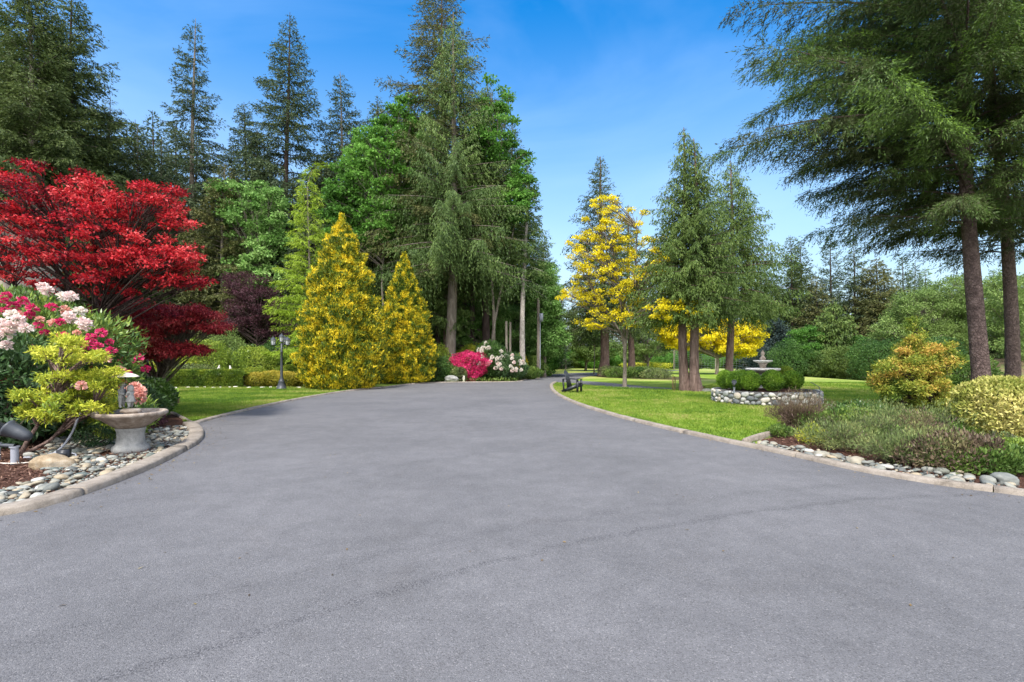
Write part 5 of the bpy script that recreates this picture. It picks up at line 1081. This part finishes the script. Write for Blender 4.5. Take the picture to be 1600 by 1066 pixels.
# bright green bigleaf maples
def maple(seed, spec, base, label, leaf='green', nl=150, L=.20, W=.13, mind=.5, cr=.5, crz=.24, name='bigleaf_maple', H=8):
    bs = (X(*base), base[1]); cl = px_clumps([q[:-1]+(int(q[-1]*1.9),) for q in spec], seed, bs, mind)
    return plant(name, label, 'tree', broadleaf(seed, [[(0, 0, 0), (.1, 0, H*.3), (-.2, 0, H*.6), (.3, 0, H)], [(0, 0, 0), (0, 0, H*.25), (.8, .2, H*.5), (1.6, .3, H*.8)]], .2, cl, cr, crz, nl, L, W, leaf, 'barkgrey', (.2, .97), .5, .25, 3, .45, .6, .03), (bs[0], bs[1], 0))
maple(501, [(395, 330, 55, 55, 36, 2, 40), (400, 420, 55, 50, 36, 2, 34), (350, 300, 20, 20, 36, 1, 4), (425, 370, 40, 40, 36, 1.5, 14)], (400, 36), 'light green maple between the red maple and the weeping conifer', 'ltmaple')
maple(502, [(595, 250, 60, 70, 34, 2, 50), (590, 340, 60, 50, 34, 2, 40), (635, 200, 40, 50, 34.5, 1.5, 14), (550, 290, 35, 50, 34, 1.5, 16), (530, 330, 30, 50, 34, 1.5, 14)], (600, 34), 'bright green maple rising between the golden cypresses and the tallest fir', H=11)
maple(503, [(770, 190, 42, 70, 34, 2, 22), (808, 290, 28, 60, 34, 2, 22), (745, 260, 30, 50, 34, 2, 8)], (770, 34), 'leafy green tree glowing through the right side of the tall grove', H=14)
maple(504, [(795, 485, 45, 55, 41, 2, 50), (745, 515, 45, 45, 41, 2, 40), (725, 470, 40, 40, 42, 2, 24)], (790, 41), 'light green understorey tree behind the trunks of the grove', 'ltmaple', H=6)
maple(505, [(850, 475, 27, 55, 37.6, 1.3, 44), (848, 432, 18, 22, 37.6, 1.0, 10), (856, 530, 30, 30, 37.6, 1.3, 22)], (850, 37.6), 'feathery bright green tree behind the service pole', 'ltmaple', 220, .16, .09, .45, .5, .3, H=8)
maple(506, [(690, 510, 50, 50, 48, 3, 30), (650, 480, 40, 50, 48, 3, 20)], (680, 48), 'green understorey tree behind the small golden cypress', 'ltmaple', H=6)
maple(507, [(905, 520, 40, 30, 55, 2.5, 26), (930, 545, 40, 20, 55, 2.5, 18)], (915, 55), 'soft green tree at the wood edge left of the stout fir', 'alder', 190, .2, .12, .6, .7, .35, H=4)
maple(508, [(1020, 530, 50, 26, 58, 3, 30), (990, 545, 30, 18, 58, 3, 12)], (1012, 58), 'soft green tree at the wood edge right of the slimmer fir', 'alder', 190, .2, .12, .6, .7, .35, H=4)
maple(509, [(500, 470, 60, 80, 40, 2, 40), (455, 440, 30, 50, 38, 2, 18)], (490, 40), 'green tree in the shade behind the weeping conifer', 'greendeep', 170, H=7)
maple(510, [(300, 450, 60, 60, 41, 2.5, 44), (330, 400, 40, 40, 41, 2, 16)], (300, 41), 'deep green tree between the red maple and the light green maple', 'greendeep', 170, H=6)

maple(515, [(722, 520, 34, 34, 37.5, 1.2, 16), (765, 500, 30, 45, 38, 1.2, 18), (800, 515, 26, 40, 38, 1.2, 16)], (770, 38), 'young light green tree growing low between the bare trunks of the grove', 'ltmaple', 200, .15, .09, .45, .5, .3, name='young_tree', H=4)
# --- right distance, where the land falls away beyond the meadow
def rc(seed, u, d, vt, r, stl, lf, lab, hb=1.5, nb=160, gap=.08, cl=.28, cw=.085, top=.7):
    x = X(u, d); z0 = float(tz(x, d)); H = Z(vt, d)-z0
    return plant('fir_tree', lab, 'tree', conifer(seed, H, hb, r*1.35, nb, stl, H*.011, lf, 'barkdark', cl, cw, 1.4, (.1, 0), top, gap, .9), (x, d, z0), seed)
rc(601, 1236, 60, 368, 3.1, 'spruce', 'fir', 'pointed fir left of its taller pair above the meadow')
rc(602, 1251, 62, 376, 2.6, 'spruce', 'firdark', 'slim dark spire fir right of its pair above the meadow')
rc(603, 1297, 64, 366, 2.9, 'spruce', 'firdark', 'open whorled fir standing alone against the sky on the right', gap=.18)
rc(604, 1334, 58, 378, 3.4, 'fir', 'firdark', 'broad fir right of the open whorled fir', 1)
rc(605, 1372, 55, 402, 4.2, 'fir', 'firbrown', 'wide olive green fir with level boughs behind the orange tipped tree', 1, 190)
rc(606, 1306, 46, 470, 2.6, 'cedar', 'cedar', 'yellow green young cedar at the far edge of the meadow', .3)
rc(607, 1211, 50, 500, 2.3, 'spruce', 'spruceblue', 'small blue black spruce right of the dense yellow tree', .2, 170, .0)
rc(608, 1205, 64, 425, 3.0, 'fir', 'fir', 'fir half hidden behind the single cedar', 1)
rc(609, 1275, 56, 430, 2.6, 'fir', 'firbrown', 'lower dull green fir between the pair and the open fir', 1)
rc(610, 1410, 62, 400, 3.0, 'spruce', 'fir', 'fir top showing under the hemlock boughs', 1)
rc(650, 1448, 66, 418, 3.2, 'fir', 'firmid', 'mid green fir between the orange tipped tree and the thicker hemlock trunk', 1)
rc(651, 1490, 64, 426, 3.2, 'fir', 'firmid', 'mid green fir just left of the thicker hemlock trunk', 1)
rc(652, 1552, 66, 420, 3.4, 'fir', 'firmid', 'mid green fir seen between the two hemlock trunks', 1)
rc(653, 1605, 62, 424, 3.2, 'fir', 'fir', 'fir at the right edge behind the slimmer hemlock trunk', 1)
maple(611, [(1262, 545, 34, 34, 46, 2, 40)], (1262, 46), 'bright green rounded tree at the far meadow edge right of the planter', 'green', 230, .17, .10, .45, .5, .25, H=3)
maple(612, [(1345, 550, 28, 25, 46, 2, 18)], (1345, 46), 'small emerald green tree left of the orange tipped tree', 'green', 230, .17, .10, .45, .5, .25, H=3)
maple(613, [(1440, 500, 60, 50, 42, 3, 50), (1400, 530, 40, 40, 42, 3, 26)], (1440, 42), 'pale olive alder thicket behind the orange tipped tree', 'alder', 260, .15, .08, .6, .65, .4, H=5)
maple(614, [(1500, 470, 60, 40, 44, 3, 50), (1490, 530, 50, 30, 42, 3, 30)], (1500, 44), 'yellow green alders behind the near hemlock trunks', 'alder', 260, .15, .08, .6, .65, .4, H=6)
maple(615, [(1575, 480, 40, 60, 38, 3, 44), (1600, 540, 40, 40, 36, 3, 20)], (1580, 38), 'green alder at the right edge behind the hemlock trunks', 'alder', 260, .15, .08, .6, .65, .4, H=5)
for k, (u, d, r, h, lf, lab) in enumerate(((1245, 45, 2.2, 1.6, 'greendeep', 'dark green thicket at the meadow edge behind the planter'), (1330, 43, 2.2, 1.5, 'cedar', 'feathery green thicket along the meadow edge'), (1370, 39, 2.0, 1.7, 'greendeep', 'dark thicket behind the left side of the orange tipped tree'), (1290, 44, 1.9, 1.3, 'cedar', 'low cedar thicket in front of the young cedar'), (1460, 33, 1.8, 1.6, 'greendeep', 'dense green shrub on the bank behind the orange tipped tree'), (1510, 30, 1.5, 1.0, 'weeds', 'loose green shrub on the brown bank between the trunks'), (1205, 48, 2.0, 1.3, 'spruceblue', 'dark shrub at the foot of the blue black spruce'))):
    x = X(u, d); z0 = float(tz(x, d))
    plant('thicket', lab, 'shrub', shrub(620+k, r, r*.8, max(h, (Z(575, d)-z0)*.6), int(5500*r), .15, .06, lf, nz=.3, nsc=1.2, stems=6, ntint=1.2), (x, d, z0), 0, None, 1, ('stem', 'foliage'))
me = shrub(640, 3.2, 1.0, .42, 5000, .16, .06, 'pieris', nz=.4, nsc=1.5, stems=5)
plant('broom_bush', 'low yellow flowering broom along the far fence', 'shrub', me, (X(1010, 64), 64, 0), 0, None, 1, ('stem', 'foliage'))

# ================================================================ the deep wood: copies
bg = [conifer(700, 21, 2.5, 4.9, 170, 'fir', .22, 'firdark', 'barkdark', .30, .09, 1.2, (0, 0), .8, .05, .9), conifer(701, 18, 2, 4.4, 160, 'fir', .2, 'fir', 'barkdark', .30, .09, 1.2, (0, 0), .75, .05, .9)]
rs = np.random.RandomState(77); protos = []
spots = []
for u in np.arange(-70, 800, 31): spots.append((u+rs.uniform(-9, 9), 50+rs.uniform(-4, 5), 215+rs.uniform(-45, 60) if u < 560 else 290+rs.uniform(-40, 60)))
for u in np.arange(-60, 900, 42): spots.append((u+rs.uniform(-9, 9), 70+rs.uniform(-5, 8), 300+rs.uniform(-20, 50)+(125 if u > 800 else 0)))
gL = 'dark conifers of the left wood'
for k, (u, d, vt) in enumerate(spots):
    j = rs.randint(2); H0 = (21, 18)[j]; s = Z(vt, d)/H0; lab = 'dark conifer deep in the wood behind the left lawn and the driveway'
    if len(protos) <= 1 and len([p for p in protos if p[1] == j]) == 0:
        o = plant('background_fir', lab, 'tree', bg[j], (X(u, d), d, 0), rs.rand()*6, gL, s); protos.append((o, j))
    else:
        src = [p for p in protos if p[1] == j]
        if not src: o = plant('background_fir', lab, 'tree', bg[j], (X(u, d), d, 0), rs.rand()*6, gL, s); protos.append((o, j))
        else: copy_tree(src[0][0], (X(u, d), d, 0), rs.rand()*6, s, lab, gL)
gM = 'conifers beyond the far end of the lawn'; gR = 'conifers beyond the right meadow'
for k, u in enumerate(np.arange(870, 1200, 26)):
    d = 76+rs.uniform(-3, 6); vt = 465+rs.uniform(-25, 30); copy_tree(protos[k % 2][0], (X(u, d), d, 0), k*1.7, Z(vt, d)/20, 'dark conifer standing beyond the fence at the far end of the lawn', gM)
for k, u in enumerate(np.arange(1190, 1650, 24)):
    d = 68+rs.uniform(-3, 8); x = X(u, d); z0 = float(tz(x, d)); vt = 425+rs.uniform(-15, 30)+(25 if u > 1440 else 0); copy_tree(protos[k % 2][0], (x, d, z0), k*1.9, (Z(vt, d)-z0)/20, 'dark conifer in the row beyond the right meadow', gR)
# understorey bushes in the wood
ub = [shrub(720, 1.7, 1.5, 1.15, 9000, .16, .08, 'green', nz=.3, nsc=1.2, stems=6, ntint=1.2), shrub(721, 1.6, 1.4, 1.0, 9000, .16, .08, 'weeds', nz=.3, nsc=1.2, stems=6, ntint=1.2)]
up_ = []
us = [(u+rs.uniform(-8, 8), 38+rs.uniform(-2, 3)) for u in np.arange(100, 520, 38)]+[(u+rs.uniform(-6, 6), 42+rs.uniform(-3, 6)) for u in np.arange(560, 850, 24)]+[(u+rs.uniform(-6, 6), 66+rs.uniform(-1, 5)) for u in np.arange(855, 1200, 15)]
for k, (u, d) in enumerate(us):
    j = k % 2; g = 'understorey bushes of the left wood' if d < 60 else 'bushes along the far fence'; lab = 'leafy green bush in the shaded understorey of the wood behind the driveway' if d < 60 else 'green bush at the foot of the conifers beyond the far lawn'
    if len(up_) < 2: up_.append(plant('understorey_bush', lab, 'shrub', ub[j], (X(u, d), d, 0), k, g, .9, ('stem', 'foliage')))
    else: copy_tree(up_[j], (X(u, d), d, 0), k*1.1, .75+.5*rs.rand(), lab, g)
# low growth on the wood floor
P = np.c_[rs.uniform(-28, 2, 60000), rs.uniform(26, 46, 60000)]; P = P[inpoly(P, wood)]; n = len(P)
tag(ob('ground_cover', leafmesh('ground_cover', np.c_[P, rs.rand(n)*.18], nrm(np.c_[rs.randn(n, 2), .6+rs.rand(n)]), nrm(np.c_[rs.randn(n, 2)*.5, np.ones(n)]), .14, .06, np.clip(.5+1.4*(n3(np.c_[P, 0*P[:, :1]], .5)-.5), 0, 1), rs.rand(n), M['weeds'])), 'low ferns and weeds carpeting the floor of the left wood', 'ground cover', kind='stuff')

# ================================================================ light, sky, camera
sun_el, sun_az = R_(56), R_(-164)          # sun behind the camera, to the left
sd = Vector((cos(sun_el)*sin(sun_az), cos(sun_el)*cos(sun_az), sin(sun_el)))
L = bpy.data.lights.new('sun', 'SUN'); L.energy = 2.6; L.angle = R_(8.0); L.color = (1, .955, .88)
lo = bpy.data.objects.new('sun', L); C.objects.link(lo); lo.rotation_euler = sd.to_track_quat('Z', 'Y').to_euler()
W = bpy.data.worlds.new('World'); S.world = W; W.use_nodes = True; nt = W.node_tree; nt.nodes.clear()
out = nt.nodes.new('ShaderNodeOutputWorld'); bgn = nt.nodes.new('ShaderNodeBackground'); sky = nt.nodes.new('ShaderNodeTexSky')
sky.sky_type = 'NISHITA'; sky.sun_disc = False; sky.sun_elevation = sun_el; sky.sun_rotation = sun_az; sky.air_density = 1.0; sky.dust_density = 1.6; sky.ozone_density = 2.2
hs = nt.nodes.new('ShaderNodeHueSaturation'); hs.inputs['Saturation'].default_value = 1.75; hs.inputs['Value'].default_value = .80
tc = nt.nodes.new('ShaderNodeTexCoord'); mp = nt.nodes.new('ShaderNodeMapping'); mp.inputs['Scale'].default_value = (1.2, 1.0, 3.2); mp.inputs['Rotation'].default_value = (0, .35, .3)
nz = nt.nodes.new('ShaderNodeTexNoise'); nz.inputs['Scale'].default_value = 1.6; nz.inputs['Detail'].default_value = 6; nz.inputs['Roughness'].default_value = .5; nz.inputs['Distortion'].default_value = .5
rp = nt.nodes.new('ShaderNodeValToRGB'); rp.color_ramp.elements[0].position = .45; rp.color_ramp.elements[1].position = .8; rp.color_ramp.elements[1].color = (.12, .12, .12, 1)
mx = nt.nodes.new('ShaderNodeMix'); mx.data_type = 'RGBA'; mx.inputs[7].default_value = (5.2, 6.0, 7.0, 1)
ln = nt.links.new; ln(sky.outputs[0], hs.inputs['Color']); ln(tc.outputs['Generated'], mp.inputs[0]); ln(mp.outputs[0], nz.inputs['Vector']); ln(nz.outputs[0], rp.inputs[0]); ln(rp.outputs[0], mx.inputs[0]); ln(hs.outputs[0], mx.inputs[6]); 
sp = nt.nodes.new('ShaderNodeSeparateXYZ'); ln(tc.outputs['Generated'], sp.inputs[0])
def mr(v, a, b, c, d):
    x = nt.nodes.new('ShaderNodeMapRange'); x.interpolation_type = 'SMOOTHSTEP'; ln(v, x.inputs[0])
    for i, k in enumerate((a, b, c, d)): x.inputs[i+1].default_value = k
    return x.outputs[0]
def mm2(a, b, op='MULTIPLY'):
    x = nt.nodes.new('ShaderNodeMath'); x.operation = op
    for i, k in enumerate((a, b)):
        if isinstance(k, float): x.inputs[i].default_value = k
        else: ln(k, x.inputs[i])
    return x.outputs[0]
hz = nt.nodes.new('ShaderNodeMix'); hz.data_type = 'RGBA'; ln(mr(sp.outputs[2], .62, .02, 0.0, .78), hz.inputs[0]); ln(mx.outputs[2], hz.inputs[6]); hz.inputs[7].default_value = (2.3, 2.75, 3.05, 1)
# unseen bright cloud deck, added behind the viewer as soft frontal fill light
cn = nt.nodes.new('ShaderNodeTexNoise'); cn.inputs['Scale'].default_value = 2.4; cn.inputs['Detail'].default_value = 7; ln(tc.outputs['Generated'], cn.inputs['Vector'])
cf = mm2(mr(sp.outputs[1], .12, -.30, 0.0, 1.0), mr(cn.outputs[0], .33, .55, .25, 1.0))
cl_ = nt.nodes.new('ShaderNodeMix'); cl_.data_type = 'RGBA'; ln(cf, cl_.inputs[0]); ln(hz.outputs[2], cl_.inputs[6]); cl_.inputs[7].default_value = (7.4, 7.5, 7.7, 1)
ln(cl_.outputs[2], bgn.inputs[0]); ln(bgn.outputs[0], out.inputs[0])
bgn.inputs[1].default_value = .15
cam = bpy.data.cameras.new('camera'); co_ = bpy.data.objects.new('camera', cam); C.objects.link(co_); co_.location = (0, 0, CH); co_.rotation_euler = (R_(90), 0, 0)
cam.sensor_width = 36; cam.lens = F/1600*36; cam.shift_y = (HV-533)/1600; cam.clip_end = 3000; S.camera = co_
S.view_settings.view_transform = 'Standard'; S.view_settings.look = 'None'; S.view_settings.exposure = 1.36
S.render.resolution_x = 1024; S.render.resolution_y = 682
